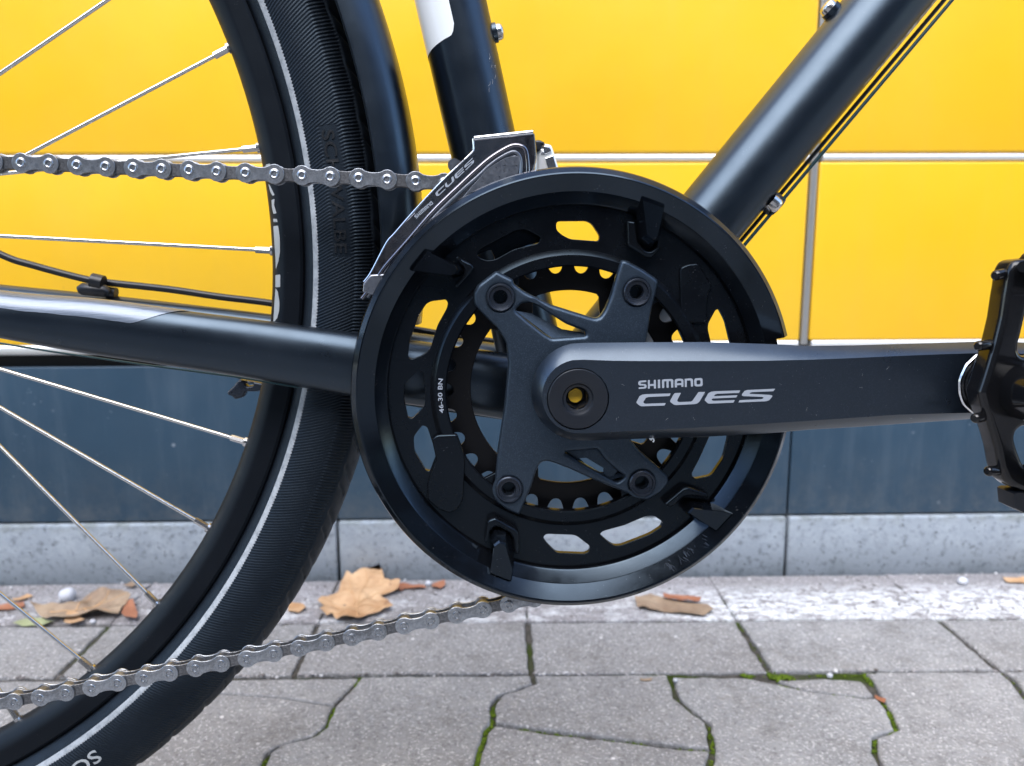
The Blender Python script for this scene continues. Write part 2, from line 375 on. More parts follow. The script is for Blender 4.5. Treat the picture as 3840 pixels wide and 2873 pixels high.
def box(x0, x1, y0, y1, z0, z1):
    V = [(x, y, z) for x in (x0, x1) for y in (y0, y1) for z in (z0, z1)]
    return V, [(0, 1, 3, 2), (4, 6, 7, 5), (0, 4, 5, 1), (2, 3, 7, 6), (0, 2, 6, 4), (1, 5, 7, 3)]
def bbox_bev(name, b, ma, parent, bev=1.5, seg=3, **k):
    o = obj(name, box(*b), ma, parent, smooth=False, **k)
    bm = bmesh.new(); bm.from_mesh(o.data); bmesh.ops.bevel(bm, geom=bm.edges[:], offset=bev * .001, segments=seg, affect='EDGES', profile=.5)
    bm.to_mesh(o.data); bm.free(); o.data.polygons.foreach_set('use_smooth', [True] * len(o.data.polygons)); o.data.set_sharp_from_angle(angle=RAD(35)); return o
def text_vf(s, size, fn, ext=.1, sx=1., space=1., shear=0.):
    cu = D.curves.new('tmp', 'FONT'); cu.body = s; cu.size = size; cu.extrude = ext; cu.space_character = space; cu.shear = shear
    cu.offset = size * .012; cu.resolution_u = 3
    o = D.objects.new('tmp', cu); me = o.to_mesh(); V = [tuple(v.co) for v in me.vertices]; Fc = [tuple(p.vertices) for p in me.polygons]
    o.to_mesh_clear(); D.objects.remove(o); D.curves.remove(cu)
    W = max(v[0] for v in V); return [fn(x * sx, y, z, W * sx) for x, y, z in V], Fc

# ================================================================== THE STREET
# ground far around
pv = obj('pavement', ([(-30000, -30000, -7), (30000, -30000, -7), (30000, 30000, -7), (-30000, 30000, -7)], [(0, 1, 2, 3)]), 'street', smooth=False)
tag(pv, kind='structure')
def grid(x0, x1, y0, y1, step, zf):
    nx = int((x1 - x0) / step); ny = int((y1 - y0) / step); V = []; Fc = []
    for j in range(ny + 1):
        for i in range(nx + 1):
            x = x0 + (x1 - x0) * i / nx; y = y0 + (y1 - y0) * j / ny; V.append((x, y, zf(x, y)))
    for j in range(ny):
        for i in range(nx): a = j * (nx + 1) + i; Fc.append((a, a + 1, a + nx + 2, a + nx + 1))
    return V, Fc
def nz(x, y, s, z=0.): return noise.noise(Vector((x * s, y * s, z)))
obj('joint_sand', grid(-1100, 1100, -450, 417, 6, lambda x, y: -3.6 + 1.3 * nz(x, y, .05) + .8 * nz(x, y, .2)), 'dirt', pv, weld=False, kind='stuff')
def paver(poly, mt='stone', inset=2.6, hz=None):
    """one concrete stone from its joint-centre outline (mm, street)"""
    P = [np.array(p, float) for p in poly]; Q = []
    for i in range(len(P)):
        a, b = P[i], P[(i + 1) % len(P)]; L = np.linalg.norm(b - a); k = max(1, int(L / 5)); t = (b - a) / L; nn = np.array([-t[1], t[0]])
        for s in range(k):
            q = a + (b - a) * s / k; j = 1.3 * nz(q[0], q[1], .07, 3.) + 1.0 * nz(q[0], q[1], .25, 9.) + (.9 * max(0, nz(q[0], q[1], .12, 4.) - .25) * 4)
            Q.append(tuple(q + nn * (j if 0 < s else j * .4)))
    Q = rnd(Q, 2.5, 2) if len(Q) < 60 else Q
    # shrink by inset, with curve offset
    cu_in = Q; V, Fc = plate2(cu_in, [], 16, 2.2, 2)
    c = np.mean(np.array(P), 0); hz = random.uniform(-.7, .7) if hz is None else hz; tx = random.uniform(-.004, .004); ty = random.uniform(-.004, .004)
    sh = []
    ex = np.array(P).max(0) - np.array(P).min(0)
    for x, y, z in V:
        sx = (x - c[0]); sy = (y - c[1])
        sh.append((c[0] + sx * (1 - 2 * inset / ex[0]), c[1] + sy * (1 - 2 * inset / ex[1]), z - 8 + hz + tx * sx + ty * sy))
    return obj('paving_stone', (sh, Fc), mt, pv, angle=40)
T = -.0125                     # the rows run a touch askew to the wall
ry = lambda x, y: y + T * x
jx = [-985, -790, -594, -398, -203, -7.5, 189, 378, 572, 768, 964]
for i in range(len(jx) - 1):
    a, b = jx[i], jx[i + 1]
    paver([(a, ry(a, 227)), (b, ry(b, 227)), (b, ry(b, 319)), (a, ry(a, 319))])
    paver([(a, ry(a, 319.4)), (b, ry(b, 319.4)), (b, 414.5), (a, 414.5)], 'stone_p', .3, hz=.1)
A = [(-6.3, 227), (-5, 215.4), (-18.6, 206.5), (-34, 198.4), (-39.5, 183.6), (-39.6, 162), (-43.9, 154.3), (-47.9, 133.1), (-50.7, 113.9), (-51, 60)]
Bm = [(-39.6, 162), (-3, 151.5), (35.8, 143.3), (101, 128.5), (114.6, 127)]
Cc = [(105, 226), (104.8, 214.1), (103.4, 191.2), (110.6, 174.1), (119.7, 157.7), (114.6, 127), (107.8, 110), (104, 60)]
Dd = [(104.8, 221), (165, 219.5), (190, 209), (207.2, 199.5), (251.4, 186.5), (261.2, 187.2)]
Ee = [(266, 225), (265.9, 207.6), (261.2, 187.2), (260.3, 170.3), (254.1, 146.4), (233.3, 137.7), (224.7, 120), (222.9, 107.1), (224, 60)]
Ff = [(380, 223), (379.6, 206.9), (374, 186.5), (371, 150), (392, 120), (392, 60)]
Gg = [(-147.2, 228), (-150.4, 215.3), (-160.4, 186.3), (-161.3, 159.9), (-168.3, 148.2), (-190.6, 137.4), (-195.6, 130.1), (-195.3, 117.5), (-196, 60)]
Hh = [(-160.4, 186.3), (-199.8, 198.6), (-241.4, 205.6), (-300, 212)]
bb = 60
paver(Gg[::-1] + [(-6.3, 227)] + A[1:])                                     # between the two left joints
paver(A[:6] + Bm[1:] + Cc[:5][::-1])
paver([A[5]] + A[6:] + Cc[6:][::-1] + Bm[1:][::-1])
paver(Cc[1:][::1] + Ee[2:][::-1] + Dd[1:5][::-1] + [(105, 223)])
paver([(188, 215), (208, 201.5), (251, 188.5), (260, 191), (259, 213), (232, 218)], hz=-1., inset=1.2)
paver(Ee + Ff[::-1])
paver(Ff + [(620, 60), (618, 220)])
paver([Gg[0], Gg[1], Hh[0], Hh[1], Hh[2], Hh[3], (-310, 230)])
paver(Hh[::-1] + Gg[3:] + [(-400, 60), (-372, 150)])
paver([(-310, 230), (-300, 212), (-372, 150), (-400, 60), (-640, 60), (-600, 233)])
rr = [60, -36, -132, -228, -324, -420]
for k in range(5):
    off = (k % 2) * 98
    for i in range(-4, 5):
        a = i * 196 - 20 + off; paver([(a, rr[k + 1]), (a + 196, rr[k + 1]), (a + 196, rr[k]), (a, rr[k])])
# moss tufts in the joints
def moss_line(pts, n_, r0, r1, spread, z=-.5):
    parts = []
    seg = [np.array(p) for p in pts]; L = [np.linalg.norm(seg[i + 1] - seg[i]) for i in range(len(seg) - 1)]
    for _ in range(n_):
        i = random.choices(range(len(L)), L)[0]; q = seg[i] + (seg[i + 1] - seg[i]) * random.random()
        if nz(q[0], q[1], .04, 5.) < -.18: continue
        q = q + np.random.normal(0, spread, 2); r = random.uniform(r0, r1)
        V, Fc = ICO; s = np.array([random.uniform(.7, 1.3), random.uniform(.7, 1.3), random.uniform(.4, .8)]) * r; an = random.random() * 6
        ca, sa = math.cos(an), math.sin(an)
        parts.append(([(q[0] + (x * ca - y * sa) * s[0], q[1] + (x * sa + y * ca) * s[1], z - 1.8 + zz_ * s[2] * 1.4) for x, y, zz_ in V], Fc))
    return parts
bm = bmesh.new(); bmesh.ops.create_icosphere(bm, subdivisions=1, radius=1); ICO = ([tuple(v.co) for v in bm.verts], [tuple(v.index for v in f_.verts) for f_ in bm.faces]); bm.free()
mp = moss_line(A[4:], 380, .5, 1.5, 1.5) + moss_line(Bm, 220, .35, 1.0, 1.1) + moss_line(Gg[2:], 420, .5, 1.4, 1.3) + moss_line(Dd[2:], 150, .35, 1.1, 1.0) \
    + moss_line(Ee[:7], 260, .4, 1.3, 1.4) + moss_line(Cc[2:], 160, .35, 1.0, 1.2) + moss_line([(160, 224), (172, 221)], 90, .4, 1.5, 1.6, .0) + moss_line([(186, 221), (210, 219)], 170, .4, 1.6, 2.0, .0) \
    + moss_line([(215, 222), (380, 220)], 130, .3, 1.0, 1.0) + moss_line([(189, 226), (189, 318)], 60, .3, .8, 1.0) + moss_line(Ff, 60, .3, 1., 1.1) + moss_line(Gg[:2], 60, .4, 1.2, 1.2)
obj('moss', join(mp), 'moss', pv, weld=False, kind='stuff')
# loose grit along the foot of the kerb
gp = []
for _ in range(2600):
    x = random.uniform(-620, 620); y = random.uniform(322, 413); 
    if random.random() < .25: y = random.uniform(224, 229) + T * x
    if x > 60 and random.random() < .5: continue
    r = random.choice((.3, .5, .7, 1., 1.6)) * random.uniform(.6, 1.2); V, Fc = ICO
    gp.append(([(x + vx * r * random.uniform(.8, 1.2), y + vy * r, .8 + vz * r * .7) for vx, vy, vz in V], Fc))
ma = mat('grit', rough=.8); n = N(ma); n.col(n.ramp(n.vor(160, 'Color'), [(.2, (.10, .085, .08)), (.5, (.30, .28, .28)), (.85, (.62, .61, .62))])); M['grit'] = ma
obj('grit', join(gp), 'grit', pv, weld=False, kind='stuff')

# unseen brick house front, added behind the camera to cut off the low sky
ob = empty('low_sky_blocker', label='long brown brick front added out of view behind the camera to block low sky', cat='sky blocker')
ma = mat('brown_brick', rough=.85, spec=.2); n = N(ma)
br = n.t.nodes.new('ShaderNodeTexBrick'); n.link(n.map((1, 1, 1), (PI / 2, 0, 0)), br.inputs['Vector']); br.inputs['Scale'].default_value = 4
br.inputs['Color1'].default_value = (.040, .028, .025, 1); br.inputs['Color2'].default_value = (.06, .04, .034, 1); br.inputs['Mortar'].default_value = (.07, .065, .06, 1)
n.col(br.outputs[0]); M['brick'] = ma; M['pane'] = mat('window_glass', (.02, .025, .03), .05); M['rooft'] = mat('dark_roof', (.05, .04, .04), .8)
HY = -8000; HH = 6600
obj('wall', box(-16000, 16000, HY - 8000, HY, -7, HH), 'brick', ob, smooth=False)
obj('roof', ([(-16200, HY + 250, HH), (16200, HY + 250, HH), (16200, HY - 4000, HH + 2600), (-16200, HY - 4000, HH + 2600), (16200, HY - 8250, HH), (-16200, HY - 8250, HH)], [(0, 1, 2, 3), (3, 2, 4, 5), (0, 3, 5), (1, 4, 2)]), 'rooft', ob, smooth=False)
for i in range(11):
    for z0 in (900, 3300):
        x0 = -15000 + i * 2900; w_ = empty('window'); w_.parent = ob
        obj('frame', join([box(x0 - 60, x0, HY, HY + 40, z0 - 60, z0 + 1460), box(x0 + 1100, x0 + 1160, HY, HY + 40, z0 - 60, z0 + 1460), box(x0, x0 + 1100, HY, HY + 40, z0 + 1400, z0 + 1460), box(x0, x0 + 1100, HY, HY + 40, z0 - 60, z0)]), 'white', w_, smooth=False)
        obj('pane', box(x0, x0 + 1100, HY + 2, HY + 12, z0, z0 + 1400), 'pane', w_, smooth=False)

# kerb blocks under the lockers
kb = empty('kerb', kind='structure')
kx = [-1146, -674, -202.5, 271, 743, 1215]
for i in range(5):
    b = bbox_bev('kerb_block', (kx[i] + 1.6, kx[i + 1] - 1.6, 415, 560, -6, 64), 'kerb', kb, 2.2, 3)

# parcel locker bank
lk = empty('parcel_locker', label='long yellow parcel locker bank with silver trim on a slate blue base behind the bicycle', cat='parcel locker')
for i in range(5):
    bbox_bev('base_panel', (kx[i] + .9, kx[i + 1] - .9, 419, 423, 66, 229), 'slate', lk, 1.4, 3)
obj('carcass', box(-1150, 1220, 430, 900, 68, 2050), 'black', lk, smooth=False)
bars = [246.5, 430.5] + [430.5 + 178 * k for k in range(1, 10)]
vb = [-949 - 0, 277, 1222]
cols = [(-1146, 272.2), (282.5, 1216)]
for k in range(len(bars) - 1):
    for (a, b) in cols:
        z0 = bars[k] + 4.2; z1 = bars[k + 1] - 4.2
        bbox_bev('door', (a, b, 416.5, 428, z0, z1), 'yellow', lk, 2.6, 5)
for k, zb in enumerate(bars):
    for (a, b) in cols:
        pr = []
        h = 3.6 if k else 5.2
        for s in range(9):
            t = -PI / 2 + PI * s / 8; pr.append((415.8 - 3.0 * math.cos(t) + 3., zb + h * math.sin(t)))
        pr += [(427, zb + h), (427, zb - h)]
        obj('trim_strip', loops([[(x, y, z) for y, z in pr] for x in (a + 2.5, b - 1.5)]), 'alu', lk, angle=50)
for k in range(len(bars) - 1):
    pr = []
    for s in range(9):
        t = -PI / 2 + PI * s / 8; pr.append((277.6 + 3.6 * math.sin(t), 418.2 - 2.2 * math.cos(t) + 1))
    pr += [(281.2, 427), (274.0, 427)]
    obj('trim_post', loops([[(x, y, z) for x, y in pr] for z in (bars[k] - (4 if k else 0) + 0.5, bars[k + 1] - 3.9)]), 'alu_d', lk, angle=50)

# ------------------------------------------------------------------ leaves and pebbles
def leaf(name, poly, mt, label, veins=(), cat='leaf', lift=5., z0=1.5, tilt=0., seed=1., thick=.35, group=None, zun=3.):
    """thin curled sheet from its ground outline"""
    pl = [np.array(G2(p, zun)) for p in poly]
    V, Fc = plate2([tuple(p) for p in pl], [], .02)
    bm = bmesh.new(); vs = [bm.verts.new((x, y, 0)) for x, y, z in V]
    for f_ in Fc:
        try: bm.faces.new([vs[i] for i in f_])
        except ValueError: pass
    bmesh.ops.remove_doubles(bm, verts=bm.verts, dist=.05)
    bmesh.ops.triangulate(bm, faces=bm.faces[:])
    for _ in range(5):
        ed = [e for e in bm.edges if e.calc_length() > 4.]
        if not ed: break
        bmesh.ops.subdivide_edges(bm, edges=ed, cuts=1); bmesh.ops.triangulate(bm, faces=[f_ for f_ in bm.faces if len(f_.verts) > 3])
    c = np.mean(pl, 0); ex = max(np.array(pl).max(0) - np.array(pl).min(0))
    def zf(x, y):
        d = math.hypot(x - c[0], y - c[1]) / ex
        return z0 + lift * (.5 * (nz(x, y, .05, seed) + .45) + 1.1 * d * d * (1 + nz(x, y, .03, seed + 3))) + 1.6 * nz(x, y, .11, seed) + max(0, (y - c[1])) * tilt
    for v in bm.verts: v.co.z = zf(v.co.x, v.co.y)
    for v in bm.verts:
        v.co.y += -max(0, v.co.y - 413.)
    top = list(bm.faces); g = bmesh.ops.extrude_face_region(bm, geom=top)
    for e in g['geom']:
        if isinstance(e, bmesh.types.BMVert): e.co.z -= thick
    V = [tuple(v.co) for v in bm.verts]; bm.verts.index_update(); Fc = [tuple(v.index for v in f_.verts) for f_ in bm.faces]; bm.free()
    lo = obj(name, (V, Fc), mt, None, angle=60, label=label, cat=cat, group=group)
    vt = []
    for vl in veins:
        g2 = spline([(*G2(p, zun), 0) for p in vl], 6); n_ = len(g2)
        vt.append(tube([(q[0], min(q[1], 413.), zf(q[0], q[1]) + .15) for q in g2], [.75 * (1 - .7 * i / n_) for i in range(n_)], 6))
    if vt: obj('vein', join(vt), 'vein', lo)
    return lo
zl = lambda ps: Z(ps, 1100, 2100, 3.16)
leaf('fallen_leaf', zl([(640, 200), (700, 240), (1040, 170), (1080, 290), (1150, 330), (1270, 345), (1240, 385), (1140, 400), (1030, 440), (1120, 500), (1190, 580), (1130, 600), (1060, 600), (1020, 650), (880, 660), (830, 710), (640, 735), (520, 715), (460, 650), (400, 680), (320, 640), (370, 570), (290, 530), (350, 480), (440, 440), (540, 400), (590, 300)]),
     'leaf_tan', 'large tan maple leaf with jagged lobes lying against the kerb between tyre and chain guard', lift=13, tilt=.10,
     veins=[zl([(760, 720), (760, 600), (800, 440), (900, 300), (1020, 200)]), zl([(770, 600), (700, 420), (660, 250)]), zl([(768, 610), (560, 560), (360, 500)]), zl([(765, 640), (600, 660), (400, 650)]), zl([(775, 570), (950, 440), (1200, 370)]), zl([(770, 600), (950, 560), (1150, 580)]), zl([(700, 440), (640, 400), (560, 400)]), zl([(880, 330), (860, 260), (840, 230)])])
leaf('fallen_leaf', zl([(1130, 260), (1300, 270), (1560, 300), (1570, 330), (1330, 325), (1280, 355), (1180, 330)]), 'leaf_rust', 'narrow rust red leaf strip lying just right of the large tan leaf', lift=3, seed=4)
leaf('fallen_leaf', zl([(1640, 280), (1790, 240), (1800, 300), (1740, 335), (1640, 320)]), 'leaf_rust', 'small dark red curled leaf bit left of the chain guard at the kerb foot', lift=4, seed=6)
z0_ = lambda ps: Z(ps, 0, 2120, 3.16)
leaf('fallen_leaf', z0_([(360, 540), (640, 520), (900, 500), (960, 400), (1100, 350), (1300, 360), (1450, 330), (1560, 430), (1480, 520), (1400, 600), (1300, 620), (1060, 640), (960, 650), (740, 680), (560, 660), (440, 600)]),
     'leaf_brown', 'wide crumpled grey brown leaf on the kerb strip seen through the spokes', lift=16, seed=9, veins=[z0_([(600, 600), (900, 560), (1200, 480), (1500, 400)]), z0_([(900, 560), (1000, 480), (1080, 400)]), z0_([(1100, 510), (1250, 440), (1300, 370)]), z0_([(1000, 540), (1150, 560), (1300, 600)])])
leaf('fallen_leaf', z0_([(760, 690), (790, 600), (860, 550), (920, 590), (1010, 680), (900, 700)]), 'leaf_tan', 'small orange tan leaf piece standing in front of the crumpled brown leaf', lift=6, seed=12, z0=3)
leaf('fallen_leaf', z0_([(1440, 610), (1490, 470), (1580, 460), (1640, 600), (1620, 660), (1500, 650)]), 'leaf_rust', 'rust red leaf piece right of the crumpled brown leaf beside the rim', lift=6, seed=14, z0=4)
leaf('fallen_leaf', z0_([(150, 680), (300, 620), (500, 615), (640, 660), (500, 690), (300, 700)]), 'leaf_green', 'pale green narrow leaf on the row of stones at the left', lift=2, seed=17)
leaf('fallen_leaf', z0_([(-60, 470), (100, 440), (280, 430), (290, 480), (150, 510), (-60, 520)]), 'leaf_rust', 'orange brown leaf strip at the left edge of the photo', lift=3, seed=19)
leaf('fallen_leaf', z0_([(140, 400), (330, 340), (390, 350), (300, 390), (160, 430)]), 'leaf_tan', 'thin pale tan leaf shred above the orange leaf strip at the left', lift=3, seed=21)
leaf('fallen_leaf', z0_([(1470, 240), (1560, 210), (1640, 230), (1560, 260)]), 'leaf_brown', 'dark brown leaf shred at the kerb foot behind the lowest upper spoke', lift=4, seed=23)
zr = lambda ps: Z(ps, 2500, 1900, 1.651)
leaf('fallen_leaf', zr([(-200, 560), (-100, 540), (0, 570), (150, 590), (250, 610), (290, 640), (230, 672), (100, 655), (-60, 640), (-180, 620)]), 'leaf_brown', 'brown leaf lying under the lower right of the chain guard', lift=4, seed=25)
leaf('fallen_leaf', zr([(-20, 535), (120, 545), (215, 560), (205, 582), (90, 575), (-20, 560)]), 'leaf_rust', 'orange red leaf strip on top of the brown leaf under the chain guard', lift=3, z0=4.5, seed=27, zun=6)
leaf('fallen_leaf', zr([(2080, 440), (2300, 420), (2300, 470), (2110, 462)]), 'leaf_tan', 'pale leaf strip at the kerb foot at the right edge', lift=3, seed=29)
leaf('fallen_leaf', zl([(-60, 500), (120, 520), (150, 570), (60, 620), (-60, 600)]), 'leaf_tan', 'small pinkish leaf piece right beside the tyre', lift=3, seed=31)
leaf('leaf_chip', zr([(1290, 1155), (1360, 1180), (1350, 1200), (1290, 1175)]), 'leaf_rust', 'tiny orange leaf chip in the mossy joint at the lower right', lift=1, seed=33)
leaf('leaf_chip', Z([(1870, 748), (1950, 742), (1945, 756), (1880, 757)], 1300, 2100, 1.7015), 'leaf_brown', 'small brown chip in the long joint below the chain guard', lift=1, seed=35)
def pebble(px, r, label, z=None):
    x, y = G2(px, r * .6); bm = bmesh.new(); bmesh.ops.create_icosphere(bm, subdivisions=3, radius=1)
    V = [((v.co.x * (1 + .25 * nz(v.co.x * 1.3, v.co.y + x, 1., v.co.z))) * r + x, v.co.y * r * .9 + y, max(0.2, r * .75 + v.co.z * r * .85 * (1 + .3 * nz(v.co.x, v.co.z + y, 1.2)))) for v in bm.verts]
    Fc = [tuple(v.index for v in f_.verts) for f_ in bm.faces]; bm.free()
    obj('pebble', (V, Fc), 'pebble', None, angle=60, label=label, cat='pebble')
pebble((252, 2236), 8.2, 'largest white pebble, behind the crumpled brown leaf')
pebble((1606, 2190), 3.2, 'small white pebble on the rust red leaf strip')
pebble((348, 2333), 2.6, 'tiny white pebble in front of the crumpled brown leaf')
pebble((3610, 2182), 5.0, 'white pebble at the kerb foot at the far right')
pebble((2533, 2553), 1.9, 'small pale pebble at the top of a mossy joint below the chain guard')
pebble((3112, 2535), 2.4, 'grey white pebble beside the bright green moss')

# ================================================================== THE BICYCLE
bike = empty('bicycle', label='black bicycle with chain guard, crank and rear wheel standing before the yellow lockers', cat='bicycle')
mw = Matrix.Identity(4)
for i in range(3):
    for j in range(3): mw[i][j] = MB[i, j]
    mw[i][3] = BBH[i] * .001
bike.matrix_world = mw
WC = (-436.0, 66.0)             # rear wheel centre

# --- rear wheel
wheel = empty('rear_wheel'); wheel.parent = bike
A0, A1 = RAD(-66), RAD(30)
def sector(prof, a0, a1, n_): return lathe(prof, WC, n_, a0, a1, closed=False)
# tyre: visible arc with real ribs
R0, RC, YC = 21.0, 326.5, 48.0
txt_a0, txt_a1 = .383, .02      # lettering window (radians), filled in below
def tyre_disp(th, ph):
    """height (mm) of the tread relief; th wheel angle, ph section angle in degrees (0 = side, 90 = crown)"""
    s = th * 330.
    out = np.zeros_like(s)
    # fine ribs
    slant = np.where(ph < 22, -(22 - ph) * .17, (ph - 22) * .02) 
    g = (s - slant * 1.15) / 1.62
    fr = g - np.floor(g)
    rib = np.exp(-((fr - .5) / .20) ** 2)
    amp = np.where(ph < 22, .34, .50) * np.clip((ph + 31) / 3, 0, 1) * np.clip((46 + 4 * np.abs(((s / 24.) % 1) * 2 - 1) - ph) / 2.5, 0, 1)
    rib2 = np.where(ph < 22, rib, np.clip(rib * 1.9, 0, 1))
    out += rib2 * amp
    # smooth panel with lettering
    win = (th > WIN[0]) & (th < WIN[1]) & (ph > -8) & (ph < 18)
    out = np.where(win, .06, out)
    # bead side fine slanted ribs
    g2 = (s + ph * .25) / 1.6; fr2 = g2 - np.floor(g2)
    out += np.where((ph < -41) & (ph > -60), .12 * np.exp(-((fr2 - .5) / .25) ** 2), 0)
    # tread blocks: chevrons
    u = (s / 24.) % 1.; tt = np.clip((ph - 50) / 40., 0, 1)
    ch = ((u + tt * .55) % 1.)
    grv = np.exp(-((ch - .5) / .07) ** 2) + .8 * np.exp(-((ch - .12) / .045) ** 2) * (ph < 74)
    tr = .9 * (1 - np.clip(grv, 0, 1) * np.clip((ph - 50) / 4, 0, 1))
    out += np.where(ph > 47, tr - .0, 0) * np.clip((ph - 47) / 3, 0, 1)
    return out
a_top = math.atan2(*(np.array(P2((1205, 490), 28)) - WC)[::-1]); a_bot = math.atan2(*(np.array(P2((1245, 950), 28)) - WC)[::-1])
WIN = (a_bot - .006, a_top + .006)
NT = 2050; ths = np.linspace(A0, A1, NT + 1); phs = np.concatenate([np.linspace(-66, 48, 62), np.linspace(49.5, 90, 24), np.linspace(94, 246, 30)])
TH, PH = np.meshgrid(ths, phs, indexing='ij')
PHm = np.where(PH > 90, 180 - PH, PH)
Hh_ = tyre_disp(TH, PHm); rad = R0 + Hh_
rr_ = RC + rad * np.sin(np.radians(PH)); yy_ = YC - rad * np.cos(np.radians(PH))
X = WC[0] + rr_ * np.cos(TH); Zz = WC[1] + rr_ * np.sin(TH)
V = np.stack([X, yy_, Zz], -1).reshape(-1, 3); k = len(phs)
ii, jj = np.meshgrid(np.arange(NT), np.arange(k - 1), indexing='ij'); a = (ii * k + jj).ravel()
Fq = np.stack([a, a + 1, a + k + 1, a + k], -1)
def fast_obj(name, V, Fq, ma, parent):
    me = D.meshes.new(name); me.vertices.add(len(V)); me.vertices.foreach_set('co', (V * .001).astype(np.float32).ravel())
    me.loops.add(Fq.size); me.loops.foreach_set('vertex_index', Fq.astype(np.int32).ravel()); me.polygons.add(len(Fq))
    me.polygons.foreach_set('loop_start', np.arange(0, Fq.size, 4, dtype=np.int32)); me.update(calc_edges=True); me.validate()
    me.polygons.foreach_set('use_smooth', [True] * len(Fq)); me.materials.append(M[ma])
    o = D.objects.new(name, me); SC.collection.objects.link(o); o.parent = parent; return o
# coarse remainder of the tyre in the same mesh
ths2 = np.linspace(A1, A0 + 2 * PI, 240); TH2, PH2 = np.meshgrid(ths2, phs[::3], indexing='ij')
r2 = RC + (R0 + .35) * np.sin(np.radians(PH2)); y2 = YC - (R0 + .35) * np.cos(np.radians(PH2)); k2 = PH2.shape[1]
V2 = np.stack([WC[0] + r2 * np.cos(TH2), y2, WC[1] + r2 * np.sin(TH2)], -1).reshape(-1, 3)
ii, jj = np.meshgrid(np.arange(239), np.arange(k2 - 1), indexing='ij'); a = (ii * k2 + jj).ravel() + len(V)
F2 = np.stack([a, a + 1, a + k2 + 1, a + k2], -1)
fast_obj('tyre', np.concatenate([V, V2]), np.concatenate([Fq, F2]), 'rubber', wheel)
# reflective stripe, proud of the wall
ths3 = np.linspace(0, 2 * PI, 2600); ph3 = np.linspace(-38.5, -27.3, 7); T3, H3 = np.meshgrid(ths3, ph3, indexing='ij')
g = (T3 * 330. + H3 * .22) / 1.7; d3 = .16 + .10 * np.exp(-(((g - np.floor(g)) - .5) / .25) ** 2); d3[:, 0] = -.1; d3[:, -1] = -.1
r3 = RC + (R0 + d3) * np.sin(np.radians(H3)); y3 = YC - (R0 + d3) * np.cos(np.radians(H3))
V3 = np.stack([WC[0] + r3 * np.cos(T3), y3, WC[1] + r3 * np.sin(T3)], -1).reshape(-1, 3)
ii, jj = np.meshgrid(np.arange(2599), np.arange(6), indexing='ij'); a = (ii * 7 + jj).ravel()
fast_obj('reflective_stripe', V3, np.stack([a, a + 1, a + 8, a + 7], -1), 'reflex', wheel)
# lettering on the tyre, tops outward, reading clockwise
def on_tyre(aS, aE, phc, scale_h, lift):
    def fn(x, y, z, W):
        th = aS + (aE - aS) * x / W; ph = RAD(phc + (y * scale_h) / R0 * 180 / PI); r_ = R0 + lift + z
        r = RC + r_ * math.sin(ph); return (WC[0] + r * math.cos(th), YC - r_ * math.cos(ph), WC[1] + r * math.sin(th))
    return fn
obj('raised_lettering', text_vf('SCHWALBE', 8., on_tyre(a_top, a_bot, -4, 1.0, .38), .16, 1.), 'rubber_s', wheel, angle=30)
aS = math.atan2(*(np.array(P2((372, 2818), 28)) - WC)[::-1])
obj('printed_lettering', text_vf('SCHWALBE', 8., on_tyre(aS, aS - .22, -11, 1.25, .30), .03, 1.), 'whiteprint', wheel, angle=30)
# rim
prof = [(307.5, 37.4), (307.8, 36.1), (306.5, 35.3), (300, 35.5), (298, 36.0), (295, 38.0), (292.4, 40.8), (290.8, 44.5), (290.4, 48)]
prof = prof + [(r, 96 - y) for r, y in prof[::-1][1:]] + [(309, 57), (304, 55), (304, 41), (309, 39)]
obj('rim', lathe(prof, WC, 360), 'rim', wheel, angle=28)
def rim_pt(px):
    # traced point carried on to the curved inner wall of the rim
    Y = 37.
    for _ in range(8):
        q = np.array(P2(px, Y)) - WC; r = float(np.hypot(*q)); Y = float(np.interp(r, [290.8, 292.4, 295, 298, 300, 306], [44.5, 40.8, 38.0, 36.0, 35.5, 35.3]))
    r = min(max(r, 291.2), 306); a = math.atan2(q[1], q[0]); return r, a, Y
def rim_decal(pl):
    pl = rnd(pl, 2.5, 2); V = []; 
    c = np.mean(pl, 0); pts = [tuple(np.array(p)) for p in pl]; 
    fr = []; 
    for lv in (1., .75, .5, .25): fr.append([tuple(c + (np.array(p) - c) * lv) for p in pts])
    L = []
    for l in fr:
        row = []
        for p in l:
            r, a, Y = rim_pt(p); row.append((WC[0] + (r - .1) * math.cos(a), Y - .14, WC[1] + (r - .1) * math.sin(a)))
        L.append(row)
    return loops(L, False, True)
zd = lambda ps: Z(ps, 980, 560, 5.5175); ze = lambda ps: Z(ps, 980, 820, 4.1375)
dec = [zd([(92, 320), (185, 292), (208, 400), (100, 412)]), zd([(150, 715), (180, 740), (280, 945), (240, 965), (190, 880)]), zd([(215, 1050), (280, 1025), (268, 1150), (320, 1325), (255, 1338), (225, 1200)]),
       zd([(248, 1440), (330, 1440), (338, 1510), (322, 1512), (316, 1460), (302, 1458), (298, 1512), (280, 1512), (276, 1462), (262, 1462), (258, 1515)]),
       ze([(190, 118), (265, 108), (290, 300), (293, 520), (270, 660), (228, 790), (222, 600), (205, 350)]), ze([(222, 875), (298, 868), (296, 1062), (222, 1066)]), ze([(222, 1080), (260, 1130), (286, 1300), (280, 1430), (250, 1540), (215, 1590), (190, 1600), (205, 1350)])]
obj('rim_decal', join([rim_decal(p) for p in dec]), 'whiteprint', wheel)
# hub
obj('hub', join([lathe([(0, 12), (9, 12), (9, 20), (29, 24), (29, 29), (14, 31), (14, 62), (26, 66), (26, 70), (9, 74), (9, 84), (0, 84)], WC, 48, closed=False)]), 'rim', wheel)
